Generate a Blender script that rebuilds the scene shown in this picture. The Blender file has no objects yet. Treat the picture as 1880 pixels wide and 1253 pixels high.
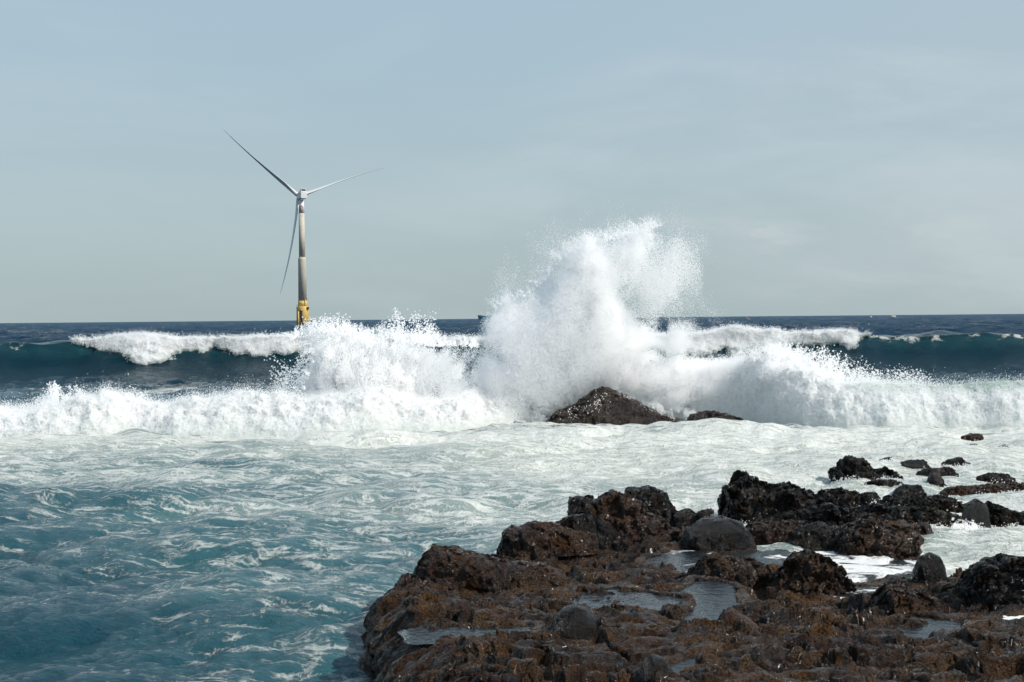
import bpy, math
import numpy as np
from mathutils import Vector, Matrix

S = bpy.context.scene
COL = S.collection
R = math.radians
F = 2611.0                       # focal length in pixels of a 1880 wide picture
CAMZ = 4.0

# ------------------------------------------------------------------ camera, sky, sun, exposure
pitch, roll = math.atan(42.0 / F), R(0.52)
fwd = np.array([0, math.cos(pitch), -math.sin(pitch)])
up0 = np.array([0, math.sin(pitch), math.cos(pitch)])
rt0 = np.array([1.0, 0, 0])
rt = math.cos(roll) * rt0 - math.sin(roll) * up0
up = math.sin(roll) * rt0 + math.cos(roll) * up0
cam_d = bpy.data.cameras.new('camera')
cam_d.sensor_width = 36.0
cam_d.lens = F / 1880 * 36.0
cam_d.clip_start = 0.1
cam_d.clip_end = 60000
cam = bpy.data.objects.new('camera', cam_d)
COL.objects.link(cam)
M = Matrix([[rt[i], up[i], -fwd[i], 0] for i in range(3)] + [[0, 0, 0, 1]])
M.translation = (0, 0, CAMZ)
cam.matrix_world = M
S.camera = cam

SUN_EL, SUN_AZ = R(40), R(114)   # azimuth clockwise from the view direction (+Y)
sdir = Vector((math.sin(SUN_AZ) * math.cos(SUN_EL), math.cos(SUN_AZ) * math.cos(SUN_EL), math.sin(SUN_EL)))
W = bpy.data.worlds.new('World')
S.world = W
W.use_nodes = True
nt = W.node_tree
nt.nodes.clear()


def N(t, typ, ins=None, **props):
    n = t.nodes.new(typ)
    for k, v in props.items():
        setattr(n, k, v)
    for k, v in (ins or {}).items():
        s = n.inputs[k]
        if isinstance(v, bpy.types.NodeSocket):
            t.links.new(v, s)
        elif v is not None:
            s.default_value = v
    return n


def math_n(t, op, a, b=None, clamp=False):
    n = t.nodes.new('ShaderNodeMath')
    n.operation = op
    n.use_clamp = clamp
    for i, v in enumerate((a, b)):
        if v is None:
            continue
        if isinstance(v, bpy.types.NodeSocket):
            t.links.new(v, n.inputs[i])
        else:
            n.inputs[i].default_value = v
    return n.outputs[0]


def mix_c(t, fac, a, b, blend='MIX'):
    n = t.nodes.new('ShaderNodeMix')
    n.data_type = 'RGBA'
    n.blend_type = blend
    for s, v in ((n.inputs[0], fac), (n.inputs[6], a), (n.inputs[7], b)):
        if isinstance(v, bpy.types.NodeSocket):
            t.links.new(v, s)
        elif isinstance(v, (int, float)):
            s.default_value = v
        else:
            s.default_value = tuple(v) + ((1,) if len(v) == 3 else ())
    return n.outputs[2]


def maprange(t, v, a, b, c=0.0, d=1.0, smooth=True):
    n = t.nodes.new('ShaderNodeMapRange')
    n.interpolation_type = 'SMOOTHSTEP' if smooth else 'LINEAR'
    for i, x in enumerate((v, a, b, c, d)):
        if isinstance(x, bpy.types.NodeSocket):
            t.links.new(x, n.inputs[i])
        else:
            n.inputs[i].default_value = x
    return n.outputs[0]


SKY_S = 0.10
sky = N(nt, 'ShaderNodeTexSky', sky_type='NISHITA', sun_disc=False, sun_elevation=SUN_EL, sun_rotation=SUN_AZ,
        altitude=0, air_density=1.0, dust_density=2.0, ozone_density=1.5)
tc = N(nt, 'ShaderNodeTexCoord')
sep = N(nt, 'ShaderNodeSeparateXYZ', {0: tc.outputs['Generated']})
# a thin even veil of high haze over the whole sky, paler and greyer low down
el = maprange(nt, sep.outputs[2], 0.0, 0.24, smooth=False)
veil = mix_c(nt, el, (3.88, 4.80, 4.92), (3.70, 5.00, 5.90))
veil = mix_c(nt, maprange(nt, sep.outputs[2], 0.3, 1.0), veil, (2.2, 3.5, 5.2))
veil = mix_c(nt, maprange(nt, sep.outputs[0], -0.05, 0.35, 0, 0.42), veil, (4.5, 5.3, 5.75))
base = mix_c(nt, 0.84, sky.outputs[0], veil)
# wisps of cirrus
mp = N(nt, 'ShaderNodeMapping', {'Vector': tc.outputs['Generated'], 'Scale': (2.2, 2.2, 9.0), 'Rotation': (0, R(12), 0)})
n1 = N(nt, 'ShaderNodeTexNoise', {'Vector': mp.outputs[0], 'Scale': 1.7, 'Detail': 7.0, 'Roughness': 0.55, 'Distortion': 0.6})
cir = math_n(nt, 'MULTIPLY', maprange(nt, n1.outputs[0], 0.42, 0.72, 0, 0.34), maprange(nt, sep.outputs[0], -0.25, 0.25, 0.35, 1.0))
base = mix_c(nt, cir, base, (5.9, 6.5, 6.8))
# a low bank of small flat bottomed cumulus far off above the horizon
mp2 = N(nt, 'ShaderNodeMapping', {'Vector': tc.outputs['Generated'], 'Scale': (9, 9, 34), 'Location': (0.0, 0.0, 0.35)})
n2 = N(nt, 'ShaderNodeTexNoise', {'Vector': mp2.outputs[0], 'Scale': 1.6, 'Detail': 8.0, 'Roughness': 0.6})
band = math_n(nt, 'MULTIPLY', maprange(nt, sep.outputs[2], 0.040, 0.050), maprange(nt, sep.outputs[2], 0.054, 0.078, 1, 0))
az = math_n(nt, 'ADD', math_n(nt, 'MULTIPLY', maprange(nt, sep.outputs[0], 0.085, 0.125), maprange(nt, sep.outputs[0], 0.17, 0.23, 1, 0)),
            math_n(nt, 'MULTIPLY', math_n(nt, 'MULTIPLY', maprange(nt, sep.outputs[0], 0.24, 0.27), maprange(nt, sep.outputs[0], 0.29, 0.33, 1, 0)), 0.5))
band = math_n(nt, 'MULTIPLY', band, az)
cum = math_n(nt, 'MULTIPLY', maprange(nt, n2.outputs[0], 0.42, 0.62, 0, 0.34), band)
base = mix_c(nt, cum, base, (6.2, 6.25, 6.1))
bg = N(nt, 'ShaderNodeBackground', {0: base, 1: SKY_S})
out = N(nt, 'ShaderNodeOutputWorld', {0: bg.outputs[0]})

sun_d = bpy.data.lights.new('sun', 'SUN')
sun_d.energy = 4.3
sun_d.angle = R(0.53)
sun_d.color = (1.0, 0.945, 0.86)
sun = bpy.data.objects.new('sun', sun_d)
COL.objects.link(sun)
sun.rotation_euler = sdir.to_track_quat('Z', 'Y').to_euler()
sun.location = (30, -20, 40)

vs = S.view_settings
S.display_settings.display_device = 'sRGB'
vs.view_transform = 'Standard'
vs.look = 'None'
vs.exposure = 0.18
vs.gamma = 1.0
vs.use_curve_mapping = False
cy = S.cycles
cy.max_bounces = 24
cy.diffuse_bounces = 22
cy.glossy_bounces = 3
cy.sample_clamp_indirect = 6
cy.use_adaptive_sampling = False

# ------------------------------------------------------------------ projection helpers (photo pixel <-> world point)


def ray(px, py):
    a = (np.asarray(px, float) - 940) / F
    b = (626.5 - np.asarray(py, float)) / F
    return fwd + a[..., None] * rt + b[..., None] * up


def at_z(px, py, z):
    d = ray(px, py)
    t = (np.asarray(z, float) - CAMZ) / d[..., 2]
    return d * t[..., None] + np.array([0, 0, CAMZ])


def at_y(px, py, Y):
    d = ray(px, py)
    t = np.asarray(Y, float) / d[..., 1]
    return d * t[..., None] + np.array([0, 0, CAMZ])


def to_px(x, y, z):
    p = np.stack([x, y, z - CAMZ], -1)
    w = p @ fwd
    return 940 + F * (p @ rt) / w, 626.5 - F * (p @ up) / w


# ------------------------------------------------------------------ noise
_rng = np.random.default_rng(7)
_P = np.tile(_rng.permutation(256), 3).astype(np.int32)
_g = _rng.normal(size=(256, 3))
_G = (_g / np.linalg.norm(_g, axis=1, keepdims=True)).astype(np.float32)


def pn(x, y, z):
    x, y, z = (np.asarray(v, np.float32) for v in (x, y, z))
    xi, yi, zi = np.floor(x), np.floor(y), np.floor(z)
    fx, fy, fz = x - xi, y - yi, z - zi
    X, Y, Z = (v.astype(np.int32) & 255 for v in (xi, yi, zi))
    u, v, w = (f * f * f * (f * (f * 6 - 15) + 10) for f in (fx, fy, fz))
    r = 0
    for i in (0, 1):
        pa = _P[X + i]
        wi = u if i else 1 - u
        for j in (0, 1):
            pb = _P[pa + Y + j]
            wj = wi * (v if j else 1 - v)
            for k in (0, 1):
                g = _G[_P[pb + Z + k]]
                r = r + wj * (w if k else 1 - w) * (g[..., 0] * (fx - i) + g[..., 1] * (fy - j) + g[..., 2] * (fz - k))
    return r


def fbm(x, y, z, o=4, gain=0.5, lac=2.07):
    r, a = 0, 1.0
    for i in range(o):
        r = r + a * pn(x + 17.3 * i, y - 9.1 * i, z + 5.7 * i)
        x, y, z = x * lac, y * lac, z * lac
        a *= gain
    return r


def ridged(x, y, z, o=4, gain=0.5, lac=2.1):
    r, a = 0, 1.0
    for i in range(o):
        r = r + a * (1 - 2.2 * np.abs(pn(x + 11.7 * i, y + 3.1 * i, z - 7.7 * i)))
        x, y, z = x * lac, y * lac, z * lac
        a *= gain
    return r


def worley(x, y, z, seed=0):
    """distance to the nearest feature point of a 3D cell lattice"""
    x, y, z = (np.asarray(v, np.float32) for v in (x, y, z))
    xi, yi, zi = (np.floor(v).astype(np.int32) for v in (x, y, z))
    best = np.full(x.shape, 9.0, np.float32)
    for i in (-1, 0, 1):
        for j in (-1, 0, 1):
            for k in (-1, 0, 1):
                h = _P[_P[_P[(xi + i + seed) & 255] + ((yi + j) & 255)] + ((zi + k) & 255)]
                g = _G[h] * 0.42 + 0.5
                d = (x - xi - i - g[..., 0]) ** 2 + (y - yi - j - g[..., 1]) ** 2 + (z - zi - k - g[..., 2]) ** 2
                best = np.minimum(best, d)
    return np.sqrt(best)


def cells(x, y, z, seed=0):
    """cell pattern: edge distance, random value of the cell, offset from its feature point"""
    x, y, z = (np.asarray(v, np.float32) for v in (x, y, z))
    xi, yi, zi = (np.floor(v).astype(np.int32) for v in (x, y, z))
    f1 = np.full(x.shape, 9.0, np.float32)
    f2, rid = f1.copy(), np.zeros(x.shape, np.int32)
    ox, oy, oz = (np.zeros(x.shape, np.float32) for _ in range(3))
    for i in (-1, 0, 1):
        for j in (-1, 0, 1):
            for k in (-1, 0, 1):
                h = _P[_P[_P[(xi + i + seed) & 255] + ((yi + j) & 255)] + ((zi + k) & 255)]
                g = _G[h] * 0.42 + 0.5
                dx, dy, dz = x - xi - i - g[..., 0], y - yi - j - g[..., 1], z - zi - k - g[..., 2]
                d = dx * dx + dy * dy + dz * dz
                c = d < f1
                f2 = np.where(c, f1, np.minimum(f2, d))
                f1 = np.where(c, d, f1)
                rid = np.where(c, h, rid)
                ox, oy, oz = np.where(c, dx, ox), np.where(c, dy, oy), np.where(c, dz, oz)
    return np.sqrt(f2) - np.sqrt(f1), rid, (ox, oy, oz)


def blocks(x, y, z, seed=0, tilt=0.8):
    """broken surface: every cell its own height and tilt, with a crack round it; about -1 .. 1"""
    e, rid, (ox, oy, oz) = cells(x, y, z, seed)
    r = (rid * 37 % 251) / 125.0 - 1.0
    g = _G[rid]
    v = 0.7 * r + tilt * (g[..., 0] * ox + g[..., 1] * oy + g[..., 2] * oz)
    return v * sstep(0.0, 0.10, e) - 0.55 * sstep(0.16, 0.0, e)


def sstep(a, b, v):
    t = np.clip((v - a) / (b - a), 0, 1)
    return t * t * (3 - 2 * t)


def sdf(poly, x, y):
    """signed distance to a closed polygon, positive inside"""
    poly = np.asarray(poly, float)
    d = np.full(np.shape(x), 1e18)
    ins = np.zeros(np.shape(x), bool)
    for (ax, ay), (bx, by) in zip(poly, np.roll(poly, -1, 0)):
        ex, ey = bx - ax, by - ay
        wx, wy = x - ax, y - ay
        t = np.clip((wx * ex + wy * ey) / (ex * ex + ey * ey + 1e-12), 0, 1)
        d = np.minimum(d, (wx - ex * t) ** 2 + (wy - ey * t) ** 2)
        c = (ay > y) != (by > y)
        with np.errstate(divide='ignore', invalid='ignore'):
            ins ^= c & (x < ex * (y - ay) / (ey if ey else 1e-12) + ax)
    return np.where(ins, 1, -1) * np.sqrt(d)


# ------------------------------------------------------------------ mesh helpers
def grid_mesh(name, P, attrs=None, flip=False):
    """P: (rows, cols, 3) vertex grid"""
    nr, nc = P.shape[:2]
    i = np.arange(nr * nc).reshape(nr, nc)
    q = np.stack([i[:-1, :-1], i[:-1, 1:], i[1:, 1:], i[1:, :-1]], -1).reshape(-1, 4)
    if flip:
        q = q[:, ::-1]
    return raw_mesh(name, P.reshape(-1, 3), q, attrs)


def raw_mesh(name, V, Q, attrs=None):
    me = bpy.data.meshes.new(name)
    k = Q.shape[1]
    me.vertices.add(len(V))
    me.vertices.foreach_set('co', np.ascontiguousarray(V, np.float32).ravel())
    me.loops.add(Q.size)
    me.loops.foreach_set('vertex_index', np.ascontiguousarray(Q, np.int32).ravel())
    me.polygons.add(len(Q))
    me.polygons.foreach_set('loop_start', np.arange(0, Q.size, k, dtype=np.int32))
    me.polygons.foreach_set('use_smooth', np.ones(len(Q), bool))
    for an, av in (attrs or {}).items():
        a = me.attributes.new(an, 'FLOAT', 'POINT')
        a.data.foreach_set('value', np.ascontiguousarray(av, np.float32).ravel())
    me.update()
    me.validate()
    return me


def obj(name, me, mat=None, parent=None, label=None, cat=None, group=None, kind=None, loc=None):
    o = bpy.data.objects.new(name, me)
    COL.objects.link(o)
    if mat is not None and me is not None:
        me.materials.append(mat)
    if parent is not None:
        o.parent = parent
    if loc is not None:
        o.location = loc
    for k, v in (('label', label), ('category', cat), ('group', group), ('kind', kind)):
        if v:
            o[k] = v
    return o


# ------------------------------------------------------------------ materials
def new_mat(name):
    m = bpy.data.materials.new(name)
    m.use_nodes = True
    t = m.node_tree
    t.nodes.clear()
    o = t.nodes.new('ShaderNodeOutputMaterial')
    return m, t, o


def attr(t, name):
    return N(t, 'ShaderNodeAttribute', attribute_name=name).outputs['Fac']


def water_material():
    m, t, o = new_mat('sea_water')
    geo = N(t, 'ShaderNodeNewGeometry')
    pos = geo.outputs['Position']
    cov, milk_glow, far, dpw = attr(t, 'foam'), attr(t, 'milk_glow'), attr(t, 'far'), attr(t, 'deepness')
    # lacy foam film
    warp = N(t, 'ShaderNodeTexNoise', {'Vector': pos, 'Scale': 0.55, 'Detail': 4.0})
    wv = N(t, 'ShaderNodeVectorMath', {0: warp.outputs['Color'], 1: (0.5, 0.5, 0.5)}, operation='SUBTRACT')
    wv = N(t, 'ShaderNodeVectorMath', {0: wv.outputs[0], 'Scale': 1.3}, operation='SCALE')
    wp = N(t, 'ShaderNodeVectorMath', {0: pos, 1: wv.outputs[0]}, operation='ADD')
    st = N(t, 'ShaderNodeMapping', {'Vector': wp.outputs[0], 'Scale': (0.55, 1.7, 0.2), 'Rotation': (0, 0, R(9))})
    a = N(t, 'ShaderNodeTexNoise', {'Vector': st.outputs[0], 'Scale': 2.0, 'Detail': 10.0, 'Roughness': 0.66, 'Distortion': 0.3})
    v = N(t, 'ShaderNodeTexVoronoi', {'Vector': st.outputs[0], 'Scale': 2.1}, feature='DISTANCE_TO_EDGE')
    v2 = N(t, 'ShaderNodeTexVoronoi', {'Vector': wp.outputs[0], 'Scale': 5.5}, feature='DISTANCE_TO_EDGE')
    v3 = N(t, 'ShaderNodeTexVoronoi', {'Vector': wp.outputs[0], 'Scale': 13.0}, feature='DISTANCE_TO_EDGE')
    lace = math_n(t, 'ADD', maprange(t, v.outputs[0], 0.0, 0.32, 0.22, -0.06), math_n(t, 'ADD', maprange(t, v2.outputs[0], 0.0, 0.3, 0.10, -0.06), maprange(t, v3.outputs[0], 0.0, 0.3, 0.07, -0.04)))
    p = math_n(t, 'ADD', maprange(t, a.outputs[0], 0.25, 0.75, 0, 1, False), lace)
    inv = math_n(t, 'SUBTRACT', 1.0, cov)
    lo = math_n(t, 'SUBTRACT', inv, 0.10)
    hi = math_n(t, 'ADD', inv, maprange(t, cov, 0.1, 0.9, 0.22, 0.40, False))
    foam = maprange(t, p, lo, hi)
    foam = math_n(t, 'MULTIPLY', foam, maprange(t, cov, 0.02, 0.10))
    # body colour: clean navy / teal, painted greener for light through the thin crest, milky where full of bubbles
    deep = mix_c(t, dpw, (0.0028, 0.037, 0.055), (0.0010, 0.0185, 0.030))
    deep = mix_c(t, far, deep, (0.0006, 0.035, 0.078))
    body = mix_c(t, maprange(t, milk_glow, 0.0, 0.5, 0, 1, False), deep, (0.036, 0.124, 0.140))
    body = mix_c(t, maprange(t, milk_glow, 0.34, 0.90, 0, 1, False), body, (0.46, 0.495, 0.44))
    fb = N(t, 'ShaderNodeTexNoise', {'Vector': pos, 'Scale': 3.5, 'Detail': 7.0, 'Roughness': 0.65})
    fcol = mix_c(t, maprange(t, fb.outputs[0], 0.3, 0.7), (0.56, 0.585, 0.55), (0.80, 0.80, 0.775))
    foam = math_n(t, 'MULTIPLY', foam, maprange(t, cov, 0.1, 0.9, 0.44, 0.93, False))
    col = mix_c(t, foam, body, fcol)
    rough = maprange(t, foam, 0, 1, 0.045, 0.75, False)
    rough = math_n(t, 'MAXIMUM', rough, math_n(t, 'MULTIPLY', far, 0.33))
    # fine ripples
    b1 = N(t, 'ShaderNodeTexNoise', {'Vector': pos, 'Scale': 5.0, 'Detail': 6.0, 'Roughness': 0.62})
    bs = N(t, 'ShaderNodeMapping', {'Vector': pos, 'Scale': (0.10, 0.22, 0.2)})
    b2 = N(t, 'ShaderNodeTexNoise', {'Vector': bs.outputs[0], 'Scale': 1.0, 'Detail': 9.0, 'Roughness': 0.70})
    rs = N(t, 'ShaderNodeMapping', {'Vector': pos, 'Scale': (1.0, 1.9, 1.0), 'Rotation': (0, 0, R(-16))})
    b3 = N(t, 'ShaderNodeTexNoise', {'Vector': rs.outputs[0], 'Scale': 4.2, 'Detail': 7.0, 'Roughness': 0.60, 'Distortion': 0.4})
    b3r = math_n(t, 'ABSOLUTE', math_n(t, 'SUBTRACT', b3.outputs[0], 0.5))
    b1h = math_n(t, 'SUBTRACT', math_n(t, 'MULTIPLY', b1.outputs[0], 0.040), math_n(t, 'MULTIPLY', b3r, 0.11))
    h = math_n(t, 'ADD', b1h,
               math_n(t, 'MULTIPLY', b2.outputs[0], math_n(t, 'MULTIPLY', far, 5.0)))
    h = math_n(t, 'ADD', h, math_n(t, 'MULTIPLY', math_n(t, 'MULTIPLY', foam, fb.outputs[0]), 0.10))
    bump = N(t, 'ShaderNodeBump', {'Height': h, 'Strength': 0.9, 'Distance': 1.0})
    spec = math_n(t, 'MULTIPLY', maprange(t, foam, 0, 1, 0.5, 0.12, False), maprange(t, far, 0, 1, 1, 0.32, False))
    spec = math_n(t, 'MULTIPLY', spec, maprange(t, dpw, 0, 1, 1, 0.45, False))
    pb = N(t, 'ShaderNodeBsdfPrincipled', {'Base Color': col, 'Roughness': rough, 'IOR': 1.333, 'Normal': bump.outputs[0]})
    t.links.new(spec, pb.inputs['Specular IOR Level'])
    t.links.new(pb.outputs[0], o.inputs[0])
    return m


def foam_material():
    m, t, o = new_mat('white_foam')
    geo = N(t, 'ShaderNodeNewGeometry')
    thin = attr(t, 'thin')
    n = N(t, 'ShaderNodeTexNoise', {'Vector': geo.outputs['Position'], 'Scale': 4.0, 'Detail': 10.0, 'Roughness': 0.72})
    n2 = N(t, 'ShaderNodeTexNoise', {'Vector': geo.outputs['Position'], 'Scale': 0.8, 'Detail': 3.0})
    col = mix_c(t, maprange(t, n.outputs[0], 0.30, 0.62), (0.84, 0.855, 0.86), (0.95, 0.955, 0.955))
    col = mix_c(t, maprange(t, n2.outputs[0], 0.35, 0.7, 0, 0.25), col, (0.72, 0.755, 0.735))
    col = mix_c(t, thin, col, (0.40, 0.52, 0.45))
    bump = N(t, 'ShaderNodeBump', {'Height': n.outputs[0], 'Strength': 0.5, 'Distance': 0.10})
    d = N(t, 'ShaderNodeBsdfDiffuse', {0: col, 'Roughness': 0.3, 'Normal': bump.outputs[0]})
    tr = N(t, 'ShaderNodeBsdfTranslucent', {0: col, 'Normal': bump.outputs[0]})
    mx = N(t, 'ShaderNodeMixShader', {0: 0.42, 1: d.outputs[0], 2: tr.outputs[0]})
    t.links.new(mx.outputs[0], o.inputs[0])
    return m


def spray_material():
    m, t, o = new_mat('white_spray')
    d = N(t, 'ShaderNodeBsdfDiffuse', {0: (0.985, 0.985, 0.985, 1)})
    tr = N(t, 'ShaderNodeBsdfTranslucent', {0: (0.985, 0.987, 0.99, 1)})
    mx = N(t, 'ShaderNodeMixShader', {0: 0.58, 1: d.outputs[0], 2: tr.outputs[0]})
    t.links.new(mx.outputs[0], o.inputs[0])
    return m


def rock_material(name, dark, mid, gold, goldness, rough=(0.18, 0.62), grain=1.0):
    m, t, o = new_mat(name)
    geo = N(t, 'ShaderNodeNewGeometry')
    pos = geo.outputs['Position']
    big = N(t, 'ShaderNodeTexNoise', {'Vector': pos, 'Scale': 1.3, 'Detail': 5.0, 'Roughness': 0.6})
    med = N(t, 'ShaderNodeTexNoise', {'Vector': pos, 'Scale': 6.5, 'Detail': 8.0, 'Roughness': 0.68})
    fin = N(t, 'ShaderNodeTexNoise', {'Vector': pos, 'Scale': 40.0, 'Detail': 6.0, 'Roughness': 0.7})
    vor = N(t, 'ShaderNodeTexVoronoi', {'Vector': pos, 'Scale': 19.0 * grain}, feature='F1')
    col = mix_c(t, maprange(t, med.outputs[0], 0.36, 0.62), dark, mid)
    g = math_n(t, 'MULTIPLY', maprange(t, big.outputs[0], 0.42, 0.62), maprange(t, fin.outputs[0], 0.40, 0.62))
    col = mix_c(t, math_n(t, 'MULTIPLY', g, goldness), col, gold)
    col = mix_c(t, maprange(t, fin.outputs[0], 0.25, 0.5, 0.75, 0.0), col, tuple(c * 0.35 for c in dark))
    r = N(t, 'ShaderNodeTexNoise', {'Vector': pos, 'Scale': 3.2, 'Detail': 6.0, 'Roughness': 0.7})
    wet = maprange(t, r.outputs[0], 0.50, 0.61, 1, 0)
    ro = maprange(t, wet, 0, 1, rough[1], rough[0], False)
    sp = maprange(t, wet, 0, 1, 0.06, 0.70, False)
    h = math_n(t, 'ADD', math_n(t, 'MULTIPLY', med.outputs[0], 0.13), math_n(t, 'MULTIPLY', fin.outputs[0], 0.052))
    h = math_n(t, 'ADD', h, math_n(t, 'MULTIPLY', maprange(t, vor.outputs[0], 0.0, 0.55), 0.022))
    bump = N(t, 'ShaderNodeBump', {'Height': h, 'Strength': 0.95, 'Distance': 1.0})
    pb = N(t, 'ShaderNodeBsdfPrincipled', {'Base Color': col, 'Roughness': ro, 'IOR': 1.40, 'Specular IOR Level': sp, 'Normal': bump.outputs[0]})
    t.links.new(pb.outputs[0], o.inputs[0])
    return m


def plain(name, col, rough=0.5, var=0.12, scale=1.5, metallic=0.0, spec=0.5):
    m, t, o = new_mat(name)
    geo = N(t, 'ShaderNodeTexCoord')
    n = N(t, 'ShaderNodeTexNoise', {'Vector': geo.outputs['Object'], 'Scale': scale, 'Detail': 5.0, 'Roughness': 0.6})
    c = mix_c(t, maprange(t, n.outputs[0], 0.3, 0.7), tuple(x * (1 - var) for x in col), tuple(min(1, x * (1 + var)) for x in col))
    pb = N(t, 'ShaderNodeBsdfPrincipled', {'Base Color': c, 'Roughness': rough, 'Metallic': metallic})
    pb.inputs['Specular IOR Level'].default_value = spec
    t.links.new(pb.outputs[0], o.inputs[0])
    return m


M_WATER = water_material()
M_FOAM = foam_material()
M_SPRAY = spray_material()
M_SHELF = rock_material('brown_reef_rock', (0.007, 0.0042, 0.0030), (0.040, 0.0200, 0.0112), (0.140, 0.076, 0.030), 0.70, (0.11, 0.75))
M_BROWN = rock_material('brown_rock', (0.008, 0.0047, 0.0035), (0.042, 0.0210, 0.0130), (0.12, 0.062, 0.026), 0.45, (0.12, 0.7))
M_BLACK = rock_material('black_basalt', (0.0035, 0.003, 0.0028), (0.012, 0.009, 0.007), (0.045, 0.028, 0.014), 0.35, (0.12, 0.65))
M_GREY = rock_material('dark_grey_stone', (0.006, 0.0046, 0.0038), (0.0180, 0.0135, 0.0105), (0.050, 0.033, 0.019), 0.45, (0.18, 0.6), 1.6)
M_SURF = rock_material('surf_rock', (0.008, 0.006, 0.005), (0.030, 0.022, 0.017), (0.085, 0.058, 0.040), 0.5, (0.15, 0.7))
M_RED = rock_material('reddish_stone', (0.030, 0.0145, 0.010), (0.075, 0.036, 0.024), (0.11, 0.06, 0.04), 0.4, (0.3, 0.6))

# ------------------------------------------------------------------ sea


def ocean_tile(n, L, seed, wdir, lam_peak, lam_min, spread=2.0):
    """directional random sea on an n x n tile of L metres: height and choppy offsets, unit rms height"""
    rg = np.random.default_rng(seed)
    k1 = 2 * np.pi * np.fft.fftfreq(n, L / n)
    kx, ky = np.meshgrid(k1, k1, indexing='xy')
    k = np.hypot(kx, ky)
    k[0, 0] = 1e-6
    kp = 2 * np.pi / lam_peak
    c = (kx * math.sin(wdir) + ky * math.cos(wdir)) / k
    P = np.exp(-1.1 * (kp / k) ** 2) / k ** 4 * (np.abs(c) ** spread * np.where(c > 0, 1, 0.25) + 0.06)
    P *= np.exp(-(k * lam_min / 6.28) ** 2)
    P[0, 0] = 0
    H = np.sqrt(P) * (rg.normal(size=(n, n)) + 1j * rg.normal(size=(n, n)))
    h = np.real(np.fft.ifft2(H))
    s = h.std()
    dx = np.real(np.fft.ifft2(-1j * kx / k * H)) / s
    dy = np.real(np.fft.ifft2(-1j * ky / k * H)) / s
    return [(h / s).astype(np.float32), dx.astype(np.float32), dy.astype(np.float32)], n, L


def sample(tile, x, y):
    a, n, L = tile
    u, v = (x / L * n) % n, (y / L * n) % n
    i, j = np.floor(u).astype(np.int32), np.floor(v).astype(np.int32)
    fu, fv = u - i, v - j
    i0, j0, i1, j1 = i % n, j % n, (i + 1) % n, (j + 1) % n
    return [(1 - fu) * (1 - fv) * q[j0, i0] + fu * (1 - fv) * q[j0, i1] + (1 - fu) * fv * q[j1, i0] + fu * fv * q[j1, i1] for q in a]


T1 = ocean_tile(512, 19.0, 3, R(166), 2.3, 0.09, 1.0)
T2 = ocean_tile(512, 83.0, 4, R(188), 8.5, 0.6, 1.5)
T3 = ocean_tile(512, 610.0, 5, R(176), 34.0, 4.5)

YA = 107.0      # outer breaker
A_X = np.array([-700, -300, 0, 150, 400, 540, 900, 1200, 1330, 1440, 1500, 1560, 1600, 1700, 1880, 2200, 2700], float)
A_Z = np.array([2.0, 2.2, 2.45, 2.5, 2.45, 2.45, 2.4, 2.45, 2.45, 2.4, 2.55, 2.55, 2.5, 2.5, 2.35, 2.2, 1.9])


def crest_px(x, Y=YA):
    return 940 + F * x / Y


def swell(x, y):
    px = crest_px(x)
    Ha = np.interp(px, A_X, A_Z)
    yc = YA + 1.6 * pn(x * 0.03, x * 0 + 3.3, x * 0) + 0.6 * pn(x * 0.16, x * 0 + 8.3, x * 0)
    t = y - yc
    front = 0.80 * np.clip((t + 8.5) / 8.5, 0, 1) ** 2.1 + 0.20 * np.clip((t + 18) / 18, 0, 1) ** 2
    back = np.exp(-(np.maximum(t, 0) / 9.0) ** 2)
    a = np.where(t < 0, front, back)
    z = Ha * a
    trough = -0.35 * np.exp(-((t + 17) / 7) ** 2)
    shift = -1.3 * np.clip(a, 0, 1) ** 3 * np.exp(-(np.maximum(t, 0) / 3.0) ** 2)     # crest leans towards the shore
    # nearer swell that is breaking
    b = 0.12 * np.exp(-((y - 60) / 3.2) ** 2)
    return z + trough + b, shift, t, Ha


FX = np.array([-600, 0, 200, 400, 600, 800, 1000, 1200, 1400, 1600, 1880, 2500], float)
FY = np.array([770, 800, 840, 870, 900, 940, 980, 1020, 1080, 1140, 1200, 1253, 1500], float)
FT = np.array([
    [.5, .5, .5, .6, .6, .6, .8, .8, .9, .95, .95, .95],
    [.95, .93, .9, .93, .95, .9, .95, .95, .97, .97, .97, .97],
    [.66, .60, .60, .62, .68, .76, .9, .9, .92, .93, .93, .93],
    [.50, .48, .50, .50, .58, .66, .82, .85, .88, .88, .88, .88],
    [.40, .42, .42, .44, .52, .58, .62, .80, .82, .82, .82, .84],
    [.34, .36, .40, .44, .52, .60, .64, .70, .74, .76, .86, .86],
    [.22, .24, .32, .46, .50, .54, .60, .66, .74, .76, .92, .92],
    [.24, .26, .30, .46, .48, .46, .56, .6, .7, .8, .92, .92],
    [.16, .18, .24, .36, .38, .34, .4, .5, .6, .7, .9, .9],
    [.14, .14, .16, .24, .34, .44, .4, .4, .5, .6, .8, .8],
    [.12, .13, .15, .28, .44, .50, .4, .4, .4, .5, .7, .7],
    [.12, .13, .18, .38, .50, .50, .4, .4, .4, .5, .7, .7],
    [.12, .13, .18, .38, .50, .50, .4, .4, .4, .5, .7, .7]])


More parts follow.
